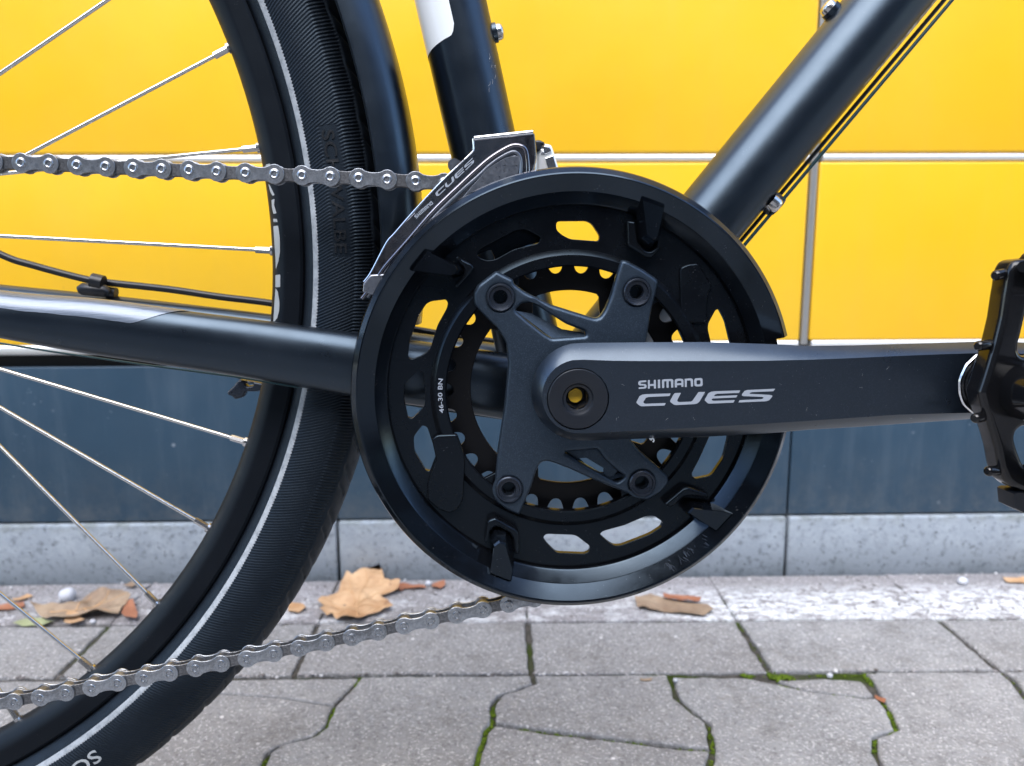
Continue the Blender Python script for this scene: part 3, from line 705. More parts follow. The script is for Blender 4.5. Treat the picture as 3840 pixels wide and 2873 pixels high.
# spokes traced through two points each
sp = [((870, 175), (105, 578)), ((980, 553), (0, 652)), ((1028, 940), (0, 885)), ((933, 1661), (0, 1384)), ((799, 1989), (0, 1528)), ((607, 2281), (0, 1674)), ((358, 2518), (0, 2226)), ((89, 2727), (38, 2650)), ((430, -17), (0, 275)), ((900, -330), (0, 275))]
sp = sp[:8] + [((960, -375), (200, 137))]
angs = []
for i, (a, b) in enumerate(sp):
    Yh = 30. if i % 2 == 0 else 66.
    P_ = P3(a, 47.); Q = P3(b, 47.)
    if i == 8:
        d_ = P3((0, 276), 50) - P3((403, 0), 48); d_ /= np.linalg.norm(d_); P_ = P3((403, 0), 48) 
        while math.hypot(P_[0] - WC[0], P_[2] - WC[1]) < 291: P_ = P_ - d_
        Q = P3((0, 276), 50)
    for _ in range(3):
        t = np.linalg.norm(Q - P_) / 268.; Q = P3(b if i != 8 else (0, 276), 47. + (Yh - 47.) * t)
    d_ = (Q - P_) / np.linalg.norm(Q - P_); E_ = P_ + d_ * 266
    rp = math.hypot(P_[0] - WC[0], P_[2] - WC[1]); P_ = P_ - d_ * (291.6 - rp)
    obj('spoke', tube([P_ + d_ * 6, E_], .98, 12), 'spoke', wheel)
    obj('nipple', join([tube([P_ - d_ * 1, P_ + d_ * 2.2], 2.6, 12), tube([P_ + d_ * 2.2, P_ + d_ * 9.5], 1.75, 8)]), 'bolt_steel', wheel, angle=30)
    angs.append(math.atan2(P_[2] - WC[1], P_[0] - WC[0]))
for i in range(20):
    a = RAD(40) + i * RAD(13.2)
    P_ = np.array([WC[0] + 291 * math.cos(a), 48, WC[1] + 291 * math.sin(a)]); s = 1 if i % 4 < 2 else -1
    E_ = np.array([WC[0] + 26 * math.cos(a + s * 1.5), 30. if i % 2 else 66., WC[1] + 26 * math.sin(a + s * 1.5)])
    obj('spoke', tube([P_, E_], .98, 8), 'spoke', wheel)

# --- mudguard
mg = [(348.2, 19.5), (348.6, 18.3), (350, 18.2), (359, 20.6), (363.5, 25), (366.2, 33), (367, 48)]
mg = mg + [(r, 96 - y) for r, y in mg[::-1][1:]]
inner = [(r - 1.3 if 22 < y < 74 else r + .0, y + (1.2 if y < 48 else -1.2) if not (30 < y < 66) else y) for r, y in mg]
inner = [(347.6, 20.6), (350, 20.2), (358, 22.6), (361.8, 26.6), (364.4, 34), (365.2, 48)]; inner = inner + [(r, 96 - y) for r, y in inner[::-1][1:]]
obj('mudguard', lathe(mg + inner[::-1], WC, 160, RAD(-6), RAD(150)), 'frame', bike, angle=40)

# --- frame tubes
def straight(a, b, ra, rb=None, n_=48, flat=1.): return tube([a, b], [ra, rb or ra], n_, True, flat)
ST0 = np.array([-12.0, 48, 0.]); ST1 = np.array([-54.2, 48, 185.9]); sdir = (ST1 - ST0) / np.linalg.norm(ST1 - ST0)
obj('seat_tube', straight(ST0, ST0 + sdir * 520, 17.2), 'frame', bike)
DT0 = np.array([13.3, 48, 0.]); ddir = np.array([.6295, 0, .777]); ddir /= np.linalg.norm(ddir)
dperp = np.array([ddir[2], 0, -ddir[0]])
obj('down_tube', straight(DT0, DT0 + ddir * 640, 18.6), 'frame', bike)
obj('bottom_bracket', join([tube([(0, 10, -1), (0, 86, -1)], 22, 48), tube([(0, -6, -1), (0, 12, -1)], 14, 32)]), 'frame', bike, angle=50)
# white sticker on the seat tube, wrapped patch
def tube_patch(c0, axis, r, rows):
    """rows: list of (distance along axis, [angles]) -> grid"""
    u = np.array([1., 0, 0]) - axis * axis[0]; u /= np.linalg.norm(u); v = np.cross(axis, u)
    if v[1] > 0: v = -v
    V = []; Fc = []; k = len(rows[0][1])
    for s, an in rows:
        for a_, s_ in zip(an, s if hasattr(s, '__len__') else [s] * k):
            V.append(tuple(c0 + axis * s_ + r * (u * math.cos(a_) + v * math.sin(a_))))
    for j in range(len(rows) - 1):
        for i in range(k - 1): Fc.append((j * k + i, j * k + i + 1, (j + 1) * k + i + 1, (j + 1) * k + i))
    return V, Fc
def s_at(px):  # distance along the seat tube of a traced pixel on its near side
    q = P3(px, 34); return float((q - ST0) @ sdir)
sL, sR = s_at((1608, 200)), s_at((1690, 142)); angr = np.linspace(RAD(196), RAD(96), 26); bot = []
for i, a_ in enumerate(angr):
    t = i / 25; b_ = sL + (sR - sL) * min(1, t * 1.15); 
    if t > .86: b_ += ((t - .86) / .14) ** 3 * 5
    bot.append(b_)
rows = []
for j in range(24):
    f_ = j / 23; rows.append(([b_ + (175 - b_ + 130) * f_ for b_ in bot], angr))
obj('white_sticker', tube_patch(ST0, sdir, 17.4, rows), 'white', bike, recalc=False)
# scratches as pale paint chips on the seat tube
def bolt(name, base, axis, r, h, ma, parent, boss=None):
    base = np.array(base, float); axis = np.array(axis, float); axis /= np.linalg.norm(axis); pr = []
    pts = [base - axis * 1, base + axis * h * .55, base + axis * h * .85, base + axis * h]
    parts = [tube(pts, [r, r, r * .86, r * .45], 24)]
    if boss: parts.append(tube([base - axis * 2, base + axis * boss], r * 1.15, 24))
    return obj(name, join(parts), ma, parent, angle=50)
sperp = np.array([sdir[2], 0, -sdir[0]])
q = P3((1835, 128), 48); t = (q - ST0) @ sdir; bolt('bottle_bolt', ST0 + sdir * t + sperp * 18.6, sperp, 4.0, 3.6, 'bolt_steel', bike)
obj('bolt_boss', tube([ST0 + sdir * t + sperp * 15, ST0 + sdir * t + sperp * 18.8], 4.8, 24), 'frame', bike)
q = P3((3140, 62), 48); t = (q - DT0) @ ddir; bolt('bottle_bolt', DT0 + ddir * t - dperp * 20.4, -dperp, 4.2, 3.8, 'bolt_steel', bike)
obj('bolt_boss', tube([DT0 + ddir * t - dperp * 16, DT0 + ddir * t - dperp * 20.8], 5.0, 24), 'frame', bike)
# cables under the down tube
k0, k1 = P3((2795, 915), 44), P3((3575, -5), 44)
kd = (k1 - k0) / np.linalg.norm(k1 - k0)
obj('shift_cable', tube([k0 - kd * 25, k1 + kd * 40], .95, 10), 'cable', bike)
k0, k1 = P3((2777, 905), 52), P3((3330, 250), 52); kd2 = (k1 - k0) / np.linalg.norm(k1 - k0)
obj('shift_cable', tube([k0 - kd2 * 20, k1, k1 + kd2 * 60 ], 1.1, 10), 'hose', bike)
q = P3((2868, 735), 44); t = (q - DT0) @ ddir
obj('cable_guide', tube([DT0 + ddir * (t + 1) + dperp * 16, DT0 + ddir * (t + 1) + dperp * 24.0], 6.0, 24), 'hose', bike, angle=50)
bolt('cable_bolt', P3((2893, 757), 42), dperp + np.array([.1, 0, -.05]), 4.1, 5.2, 'bolt_steel', bike)
# scuffed protector under the down tube
u_, v_ = dperp, np.array([0, -1., 0])
V = []; Fc = []; ns = 90; ka = 6
tS = float((P3((3230, 350), 44) - DT0) @ ddir)
for i in range(ns + 1):
    f_ = i / ns; s_ = tS + f_ * 190; wd = min(1, f_ * 6) * (1 + .35 * nz(s_, 0, .12) + .2 * nz(s_, 3, .5))
    for j in range(ka):
        a_ = RAD(52) - (RAD(4) + RAD(17) * wd * .8) * (1 - j / (ka - 1)) ; a_ = RAD(34) - RAD(22) * wd * (j / (ka - 1))* .9
        V.append(tuple(DT0 + ddir * s_ + (18.75 + .25 * nz(s_, j * 9, .3)) * (u_ * math.cos(a_) + v_ * math.sin(a_))))
for i in range(ns):
    for j in range(ka - 1): Fc.append((i * ka + j, i * ka + j + 1, (i + 1) * ka + j + 1, (i + 1) * ka + j))
obj('protective_film', (V, Fc), 'scuff', bike, recalc=False)

# chainstays: oval section swept along
def stay(tops, bots, Ys, depth, name):
    L = []
    for tp, bt, Y, dp in zip(tops, bots, Ys, depth):
        a = P3(tp, Y); b = P3(bt, Y); c = (a + b) / 2; hh = np.linalg.norm(a - b) / 2; up = (a - b) / np.linalg.norm(a - b)
        ring = []
        for k in range(48):
            an = 2 * PI * k / 48; e = 2 / 2.15
            cc = math.copysign(abs(math.cos(an)) ** e, math.cos(an)); ss = math.copysign(abs(math.sin(an)) ** e, math.sin(an))
            ring.append(tuple(c + up * hh * cc + np.array([0, -1, 0]) * dp * ss))
        L.append(ring)
    # smooth interpolation between stations
    out = []
    arr = [np.array(r) for r in L]
    for i in range(len(arr) - 1):
        p0 = arr[max(i - 1, 0)]; p1 = arr[i]; p2 = arr[i + 1]; p3 = arr[min(i + 2, len(arr) - 1)]
        for s in range(8):
            t = s / 8; out.append(.5 * ((2 * p1) + (-p0 + p2) * t + (2 * p0 - 5 * p1 + 4 * p2 - p3) * t * t + (-p0 + 3 * p1 - 3 * p2 + p3) * t ** 3))
    out.append(arr[-1]); return out
cs = stay([(-1300, 880), (-600, 990), (0, 1091), (380, 1124), (721, 1169), (1013, 1205), (1342, 1249), (1650, 1290), (2050, 1345)],
          [(-1300, 990), (-600, 1150), (0, 1267), (316, 1324), (633, 1371), (949, 1420), (1316, 1485), (1630, 1530), (2000, 1590)],
          [-14, -5, 4, 8, 11, 14, 17, 22, 30], [7, 8, 9, 9, 9, 9, 9.5, 11, 12], 'x')
obj('chainstay', loops([r.tolist() for r in cs]), 'frame', bike, angle=60)
# far chainstay
cf = stay([(-600, 1000), (0, 1066), (437, 1110), (1025, 1179), (1500, 1240), (2100, 1320)], [(-600, 1120), (0, 1190), (437, 1240), (1025, 1310), (1500, 1385), (2100, 1470)], [103, 96, 92, 86, 80, 70], [8, 8, 8, 8, 9, 10], 'x')
obj('chainstay', loops([r.tolist() for r in cf]), 'frame', bike, angle=60)
# film patch on the near chainstay
idx = list(range(16 - 0, 41)); rings = cs
V = []; Fc = []; K = 15
i0 = 12; i1 = 31.6; steps = 70
def ring_at(u): i = int(u); f_ = u - i; return rings[i] * (1 - f_) + rings[min(i + 1, len(rings) - 1)] * f_
cen = lambda r: r.mean(0)
for s in range(steps + 1):
    u = i0 + (i1 - i0) * s / steps; r_ = ring_at(u); f_ = s / steps
    hi = -1.5 ; lo = 9.3 + .25 * nz(s, 0, .15)
    if f_ > .80: lo = 9.3 - ((f_ - .80) / .20) ** 1.3 * 9.0
    for j in range(K):
        a_ = hi + (lo - hi) * j / (K - 1); a_ %= 48; ia = int(a_); fa = a_ - ia
        p = r_[ia] * (1 - fa) + r_[(ia + 1) % 48] * fa; c = cen(r_); d_ = p - c; V.append(tuple(c + d_ * (1 + .35 / np.linalg.norm(d_))))
for s in range(steps):
    for j in range(K - 1): Fc.append((s * K + j, s * K + j + 1, (s + 1) * K + j + 1, (s + 1) * K + j))
obj('protective_film', (V, Fc), 'film', bike, recalc=False)
# brake hose and its clip on the far stay
hp = [(-300, 800), (0, 953), (127, 996), (316, 1046), (405, 1060), (633, 1085), (823, 1113), (1028, 1139), (1300, 1190), (1700, 1260), (2000, 1300)]
obj('brake_hose', tube(spline([P3(p, 88) for p in hp], 6), 1.95, 16), 'hose', bike)
ce = P3((368, 1050), 86)
obj('hose_clip', join([tube([ce + (-6.5, 0, -1.6), ce + (5, 0, -3.2)], 0.1, 4)] +
    [lathe([(2.2, -4), (3.6, -4), (3.6, 4), (2.2, 4)], (0, 0), 20)][:0] +
    [tube([P3((345, 1052), 82), P3((388, 1062), 82)], 4.2, 16), tube([P3((296, 1088), 82), P3((310, 1084), 82), P3((395, 1092), 82), P3((408, 1100), 82)], [2.2, 3.4, 3.4, 2.0], 14), tube([P3((402, 1095), 90), P3((436, 1100), 90)], 3.2, 12)]), 'hose', bike, angle=50)
# shift cable under the chainstay
obj('shift_cable', tube([P3((-600, 1180), 34), P3((0, 1287), 34), P3((190, 1318), 34), P3((570, 1372), 34), P3((886, 1414), 34), P3((1320, 1486), 34), P3((1750, 1552), 34), P3((2100, 1600), 34)], .5, 8), 'cable', bike)
# stand bracket behind the rim
zb = lambda ps: Z(ps, 820, 1380, 11.035)
obj('stand_bracket', join([plate(PX(rnd(zb([(900, 470), (1500, 560), (1900, 640), (1900, 900), (1600, 960), (1150, 960), (1080, 1180), (700, 1290), (610, 1160), (390, 1080), (400, 980), (620, 800)]), 6, 2), 84), [PX(rnd(zb([(1120, 640), (1460, 640), (1460, 720), (1200, 760)]), 3, 2), 84)], 82, 88, 1.), tube([P3((905, 1395), 80), P3((905, 1420), 80)], 2.2, 12)]), 'bolt', bike)

# paint chips on the seat tube
ma = mat('bare_scratch', (.26, .27, .29), .4); M['chip'] = ma
random.seed(21); parts = []
def st_surf(px):
    x, z = P2(px, 34)
    for _ in range(4):
        c_ = ST0 + sdir * ((z - ST0[2]) / sdir[2]); dx = (x - c_[0]) * sdir[2]; Y = 48 - math.sqrt(max(0., 17.35 ** 2 - dx * dx)); x, z = P2(px, Y)
    return np.array([x, Y, z])
for i in range(11):
    px = random.gauss(1845, 16), random.uniform(195, 330); L = random.uniform(6, 26); a = random.uniform(.9, 2.1); pts = [px]
    for _ in range(4): a += random.uniform(-.5, .5); pts.append((pts[-1][0] + L / 4 * math.cos(a), pts[-1][1] + L / 4 * math.sin(a)))
    if max(p[0] for p in pts) > 1880: continue
    parts.append(tube([st_surf(p) for p in pts], random.uniform(.03, .09), 5))
obj('scratch_marks', join(parts), 'chip', bike, weld=False, kind='stuff')

# --- chainrings
RCEN = (.5, -1.0); GC = (1.5, -1.6)
zA = lambda ps: Z(ps, 1300, 600, 2.207); zB = lambda ps: Z(ps, 1300, 1300, 1.655); zC = lambda ps: Z(ps, 2100, 1300, 1.655); zD = lambda ps: Z(ps, 2100, 600, 2.207)
slots = [zA([(1735, 508), (1985, 505), (2030, 530), (2095, 630), (2085, 672), (1850, 655), (1790, 625), (1735, 580)]),
         zA([(1075, 780), (1100, 740), (1400, 580), (1480, 570), (1610, 640), (1590, 690), (1380, 740), (1240, 820), (1170, 835), (1100, 810)]),
         zA([(660, 1190), (700, 1170), (820, 1155), (838, 1180), (830, 1225), (750, 1370), (690, 1570), (640, 1610), (540, 1652), (505, 1630), (520, 1500), (600, 1280)]),
         zB([(358, 235), (440, 150), (475, 158), (487, 300), (485, 370), (405, 450), (380, 440), (355, 330)]), zB([(415, 560), (470, 488), (500, 500), (556, 670), (515, 775), (490, 768), (420, 650)]),
         zB([(1218, 1185), (1240, 1163), (1420, 1170), (1510, 1238), (1510, 1270), (1480, 1287), (1300, 1280), (1240, 1220)]),
         zC([(245, 1165), (270, 1145), (400, 1110), (540, 1050), (580, 1048), (640, 1090), (630, 1120), (560, 1165), (380, 1235), (340, 1237), (300, 1215)]),
         zC([(945, 520), (1055, 490), (1045, 570), (1015, 690), (940, 800), (840, 822), (815, 795), (870, 690)]), zD([(1262, 1560), (1225, 1400), (1230, 1350), (1290, 1240), (1320, 1235), (1370, 1330), (1425, 1560)])]
def ringpoly(n_t, rroot, rtip, frac=.42, a0=0.):
    out = []
    for i in range(n_t):
        a = a0 + 2 * PI * i / n_t; st = 2 * PI / n_t
        for u in range(5):  # round gullet
            t = u / 4; an = a - st * frac / 2 * 1.25 + st * frac * 1.25 * t; dip = math.sin(PI * t) ; out.append((RCEN[0] + (rtip - (rtip - rroot) * (.35 + .65 * dip)) * math.cos(an), RCEN[1] + (rtip - (rtip - rroot) * (.35 + .65 * dip)) * math.sin(an)))
        an = a + st * .5; out += [(RCEN[0] + rtip * math.cos(an - st * .09), RCEN[1] + rtip * math.sin(an - st * .09)), (RCEN[0] + rtip * math.cos(an + st * .09), RCEN[1] + rtip * math.sin(an + st * .09))]
    return out
def gulletpoly(n_t, rc, g, rtip, a0):
    out = []
    for i in range(n_t):
        a = a0 + 2 * PI * i / n_t; st = 2 * PI / n_t
        for u in range(9):
            t = PI * u / 8; x = -g * math.cos(t) * (1 if 0 < u < 8 else 1.06); y = -g * math.sin(t); r = rc + y; an = a + x / rc
            out.append((RCEN[0] + r * math.cos(an), RCEN[1] + r * math.sin(an)))
        hw = (st * rc - 2 * g) / 2 / rc
        for q in (-.55, .55): out.append((RCEN[0] + rtip * math.cos(a + st / 2 + hw * q), RCEN[1] + rtip * math.sin(a + st / 2 + hw * q)))
    return out
bolts_px = [(1877.7, 1116.6), (2392.3, 1096.2), (1909, 1839.6), (2411.2, 1816.6)]
bolt_c = [P2(p, -8) for p in bolts_px]
def lugged(r, w_, depth, n_=220):
    out = []
    for i in range(n_):
        a = 2 * PI * i / n_; rr2 = r
        for b in bolt_c:
            ab = math.atan2(b[1] - RCEN[1], b[0] - RCEN[0]); d_ = abs((a - ab + PI) % (2 * PI) - PI)
            rr2 = min(rr2, r - depth * max(0, 1 - (d_ / w_) ** 4) if d_ < w_ else r)
        out.append((RCEN[0] + rr2 * math.cos(a), RCEN[1] + rr2 * math.sin(a)))
    return out
crank = empty('crankset'); crank.parent = bike
big = plate(ringpoly(46, 89.2, 95.2, a0=.02), [PX(rnd(s_, 14, 3), -1.6) for s_ in slots] + [lugged(57.9, .20, 11)], -1.6, 1.6, .35)
obj('large_chainring', join([big, lathe([(57.7, -3.0), (58.4, -3.7), (62.8, -3.7), (65.0, -2.2), (65.4, -1.4), (57.7, -1.4)], RCEN, 160)]), 'ring', crank, angle=32)
small = plate(gulletpoly(30, 57.8, 3.1, 62.5, RAD(84.5)), [lugged(46.6, .26, 10)], 6.6, 9.0, .4)
obj('small_chainring', small, 'ring2', crank, angle=32)
# pressed catch plates on the large ring
kp = zB([(527, 575), (560, 548), (685, 543), (725, 650), (735, 720), (722, 950), (690, 1010), (640, 1035), (570, 1010), (500, 950), (500, 850), (555, 700)])
obj('catch_plate', plate(PX(rnd(kp, 10), -4.6), [], -5.0, -1.2, 1.1, 3), 'ring', crank, angle=50)
kp = Z([(990, 1050), (1010, 1000), (1100, 960), (1220, 950), (1260, 1010), (1400, 1250), (1350, 1300), (1330, 1500), (1330, 1700), (1010, 1700), (1000, 1400)], 2250, 700, 3.31)
obj('catch_plate', plate(PX(rnd(kp, 10), -3.0), [], -3.2, -1.2, .9, 3), 'ring', crank, angle=50)
# engraved size
def arc_text(s, size, r, aS, aE, Y):
    def fn(x, y, z, W): a = aS + (aE - aS) * x / W; return (RCEN[0] + (r + y) * math.cos(a), Y - z, RCEN[1] + (r + y) * math.sin(a))
    return text_vf(s, size, fn, .03, 1.)
p4 = np.array(P2((1652, 1550), -3.7)) - RCEN; pN = np.array(P2((1650, 1420), -3.7)) - RCEN
a4 = math.atan2(p4[1], p4[0]) % (2 * PI); aN = math.atan2(pN[1], pN[0]) % (2 * PI)
obj('size_lettering', arc_text('46-30 BN', 2.9, 59.7, a4, aN, -3.72), 'print', crank)
# rivet hooks (chevrons) and guard tabs
zE = lambda ps: Z(ps, 1500, 900, 3.31); zF = lambda ps: Z(ps, 2250, 700, 3.31); zG = lambda ps: Z(ps, 1600, 1800, 3.678); zH = lambda ps: Z(ps, 2250, 1650, 3.31)
hooks = [zE([(690, 195), (900, 300), (925, 350), (880, 420), (710, 610), (670, 560), (790, 430), (800, 370), (740, 290)]), zF([(340, 740), (560, 880), (640, 890), (740, 780), (760, 600), (720, 600), (700, 740), (630, 800), (560, 790), (470, 690), (440, 430), (330, 420)]),
         zG([(840, 555), (945, 512), (1240, 680), (1275, 740), (1278, 1020), (1205, 1010), (1190, 800), (1140, 720), (1000, 640), (930, 640), (865, 740), (830, 860), (795, 850)]), zH([(790, 790), (1030, 590), (1090, 578), (1345, 665), (1330, 720), (1120, 690), (1040, 700), (900, 820), (860, 830)])]
for h_ in hooks: obj('ring_hook', plate(PX(rnd(h_, 8), -6.), [], -7.2, -1.2, 1.3, 3), 'ring', crank, angle=50)
guard = empty('chain_guard'); guard.parent = bike
tabs = [(zF([(525, 150), (800, 245), (722, 615), (695, 665), (650, 665), (580, 600)]), zF([(455, 140), (815, 240), (755, 640), (640, 775), (560, 765), (460, 680)])),
        (zE([(330, 130), (700, 325), (722, 375), (685, 425), (640, 445), (140, 380)]), zE([(310, 125), (770, 320), (800, 395), (760, 440), (650, 480), (140, 390)])),
        (zG([(930, 905), (1010, 850), (1085, 890), (1195, 1250), (1165, 1410), (858, 1290)]), zG([(862, 800), (905, 690), (1090, 700), (1205, 850), (1205, 1260), (1168, 1412)]) ),
        (zH([(1095, 905), (1160, 848), (1500, 885), (1655, 915), (1450, 1135), (1250, 1010)]), zH([(1030, 880), (1110, 765), (1500, 805), (1665, 915), (1455, 1142), (1200, 1020)]))]
for f_, b_ in tabs: obj('guard_tab', frustum(PX(f_, -12.6), -12.6, PX(b_, -6.), -5.0), 'guard', guard, angle=24)
g_out = [(101.5, -6.5), (101.6, -9.8), (101.0, -11.2), (98.8, -13.5), (98.2, -13.7), (97.6, -13.5)]
g_in = [(91.0, -9.5), (90.6, -9.0), (86.6, -4.6), (86.0, -4.0), (85.6, -3.2), (86.6, -2.8), (91.6, -7.8), (97.4, -11.6), (99.6, -10.6), (100.2, -6.5)]
gtop = math.atan2(*(np.array(P2((2959, 1258), -12)) - GC)[::-1]); gbot = math.atan2(*(np.array(P2((2962, 1622), -12)) - GC)[::-1])
obj('guard_ring', lathe(g_out + g_in, GC, 300, gtop, gbot + 2 * PI), 'guard', guard, angle=7, wn=False)
obj('guard_bridge', lathe([(95.5, -11.9), (91.2, -9.5), (86.4, -4.4), (86.6, -2.8), (91.6, -8.0), (95.5, -10.4)], GC, 30, gbot, gtop), 'guard', guard, angle=7)
# worn scratches on the lower guard band
ma = mat('scratched_plastic', (.022, .032, .05), .22); n = N(ma)
scr = []
for i in range(34):
    a = RAD(random.uniform(-62, -47)); r0 = random.uniform(91.6, 95.5); L = random.uniform(.8, 2.6); w_ = random.uniform(.05, .22)
    yb = lambda r: -9.5 - (r - 91.0) / 6.6 * 4.0 - .05
    sk = random.uniform(-.01, .012); q0 = [(r0, a), (r0 + L, a + sk), (r0 + L, a + sk + w_ / 94), (r0, a + w_ / 94)]
    scr.append(([(GC[0] + r * math.cos(t), yb(r), GC[1] + r * math.sin(t)) for r, t in q0], [(0, 1, 2, 3)]))
M['scr'] = ma
obj('scratch_marks', join(scr), 'scr', guard, smooth=False, kind='stuff')

# --- crank spider
sp_out = [(1861.8, 1014.6), (1927.6, 1048.6), (1929, 1064), (1970.6, 1094), (2070, 1143.7), (2160, 1172), (2206, 1186), (2232, 1194), (2252, 1190), (2272, 1162), (2295, 1107.5), (2318, 1030), (2335.6, 976.5), (2353.7, 974), (2417, 1007.8), (2471.5, 1046), (2477, 1058), (2471.5, 1085), (2449, 1166), (2428, 1284), (2424, 1400), (2390, 1560), (2366, 1650), (2402, 1693),
          (2462.5, 1747), (2514, 1795.5), (2517, 1822), (2487, 1858), (2438, 1886), (2412, 1884), (2366, 1862), (2281, 1826), (2218, 1800), (2150, 1768), (2085.5, 1742), (2052, 1732), (2030, 1738), (2013, 1768), (1995, 1832), (1965, 1904), (1949.5, 1943.5), (1904, 1924), (1862, 1893), (1852, 1860), (1856, 1825.7), (1868, 1687), (1892, 1529.6), (1907, 1370), (1900, 1290), (1866, 1234), (1821, 1190), (1778, 1143), (1776, 1100), (1790, 1070)]
pk1 = zA([(1400, 1245), (1450, 1190), (1540, 1180), (1820, 1360), (1975, 1420), (1985, 1455), (1700, 1475), (1640, 1440), (1500, 1330)])
pk2 = Z([(870, 940), (1160, 915), (1230, 1010), (1340, 1110), (1420, 1165), (1350, 1215), (1290, 1190), (1080, 1070)], 1750, 1300, 2.364)
spv = plate(PX(rnd(sp_out, 10, 3), -9.0), [PX(rnd(pk1, 8), -9.0), PX(rnd(pk2, 8), -9.0)] + [circle(P2(p, -9.), 5.6, 32) for p in bolts_px], -9.6, -2.0, 2.0, 5)
# sloping pocket floors
def floor(pl, plane_lo, plane_hi, sel):
    q = PX(pl, -8); return q
p1f = zA([(1400, 1250), (1700, 1475), (1985, 1462), (1960, 1430), (1780, 1400), (1530, 1270)])
p1y = [-8.6, -8.6, -8.8, -5.5, -4.2, -4.2]
p2f = Z([(1290, 1190), (1420, 1160), (1345, 1120), (1260, 1150)], 1750, 1300, 2.364); p2y = [-8.2, -8.8, -4.0, -3.6]
pf2 = plate(PX(Z([(850, 925), (1170, 900), (1260, 1000), (1340, 1100), (1280, 1180), (1080, 1075)], 1750, 1300, 2.364), -4), [PX(Z([(1000, 990), (1060, 985), (1215, 1078), (1217, 1118), (1180, 1115), (1010, 1030)], 1750, 1300, 2.364), -4)], -4.6, -3.0, .2)
fl1 = ([tuple(P3(p, y)) for p, y in zip(p1f, p1y)], [(0, 1, 4, 5), (1, 2, 3, 4)]); fl2 = ([tuple(P3(p, y)) for p, y in zip(p2f, p2y)], [(0, 1, 2, 3)])
def dish(v):
    r = math.hypot(v[0], v[2]); return (v[0], v[1] + max(0, r - 20) * .085 * (1 if v[1] < -5.5 else .3), v[2])
fl1 = ([dish(v) for v in fl1[0]], fl1[1]); fl2 = ([dish(v) for v in fl2[0]], fl2[1]); spv = refine(join([spv, pf2]), 2.5); spv = ([dish(v) for v in spv[0]], spv[1])
obj('spider', join([spv, fl1, fl2]), 'spider', crank, angle=30, recalc=False)
for p in bolts_px:
    c = P2(p, -9.)
    b = empty('chainring_bolt'); b.parent = crank
    obj('bolt_head', lathe([(6.3, -6.0), (6.25, -8.0), (5.8, -8.5), (5.2, -8.3), (4.8, -7.2), (4.1, -7.0), (3.5, -6.9), (3.1, -6.4), (2.9, -3.0), (2.8, -.5), (0., -.5)], c, 40, closed=False), 'bolt', crank, angle=30)
    D.objects.remove(b)

# --- crank arm
xs = [3930, 3800, 3650, 3520, 3372, 3200, 3040, 2870, 2644, 2417, 2300, 2190]
tS = [1290, 1283, 1282, 1286, 1290, 1295, 1297, 1290, 1283, 1284, 1285, 1286]
bS = [1560, 1566, 1571, 1580, 1590, 1602, 1611, 1626, 1638, 1645, 1649, 1652]
tF = [1330, 1326, 1325, 1329, 1335, 1343, 1349, 1353, 1354, 1354, 1353, 1349]
bF = [1538, 1544, 1548, 1551, 1555, 1567, 1578, 1589, 1602, 1614, 1620, 1625]
def yf(x): return -30. - 12. * max(0, x - 2200) / 1500.
def semi(cx_, cy_, r, n_, right=False):
    o = []
    for i in range(1, n_):
        a = PI / 2 + PI * i / n_ if not right else -PI / 2 + PI * i / n_
        o.append((cx_ + r * math.cos(a), cy_ - r * math.sin(a)))
    return o
def arm_loop(T_, B_, cy_, r, x0, rx):
    up = [(x, y) for x, y in zip(xs, T_)]; up = up
    lo = [(x, y) for x, y in zip(xs, B_)][::-1]
    return up + semi(x0, cy_, r, 18) + lo + [(xs[0] + rx * math.sin(PI * i / 6), B_[0] + (T_[0] - B_[0]) * i / 6) for i in range(1, 6)]
LS = arm_loop(tS, bS, 1469.5, 183.5, 2176, 60); LF = arm_loop(tF, bF, 1487, 138.5, 2172, 40)
def ring3(Lp, dy): return [P3(p, yf(p[0]) + dy) for p in Lp]
a_ = np.array(ring3(LS, 14)); b_ = np.array(ring3(LS, 6.6)); c_ = np.array(ring3(LF, 0)); Ls = [a_, b_]
for t in (.06, .14, .3, .5, .7, .84, .93, 1.):
    q = b_ * (1 - t) + c_ * t; bul = math.sin(PI * t) * .45; q = q + np.array([0, -bul * .9, 0]); Ls.append(q)
cc = c_.mean(0)
V, Fc = loops([l.tolist() for l in Ls], True, False)
# face with the cap recess: strip between edge loop and an inner loop, then plain fill
inn = []
for p in LF:
    q = P3(p, yf(p[0])); inn.append(q)
top_n = len(xs); base = (len(Ls) - 1) * len(LF); nL = len(LF)
capc = P2((2168, 1497), -30)
# boss half: fan between semicircle and cap circle; arm half: quads between matching top and bottom points
circ_pts = []
loopi = list(range(top_n - 2, top_n + 17 + 2))          # from second last top point round to second bottom point
for j, li in enumerate(loopi):
    a = PI / 2 - RAD(28) + (PI + RAD(56)) * j / (len(loopi) - 1); circ_pts.append((capc[0] + 13.6 * math.cos(a), -30.0, capc[1] + 13.6 * math.sin(a)))
n0 = len(V); V += circ_pts
for j in range(len(loopi) - 1): Fc.append((base + loopi[j], base + loopi[j + 1], n0 + j + 1, n0 + j))
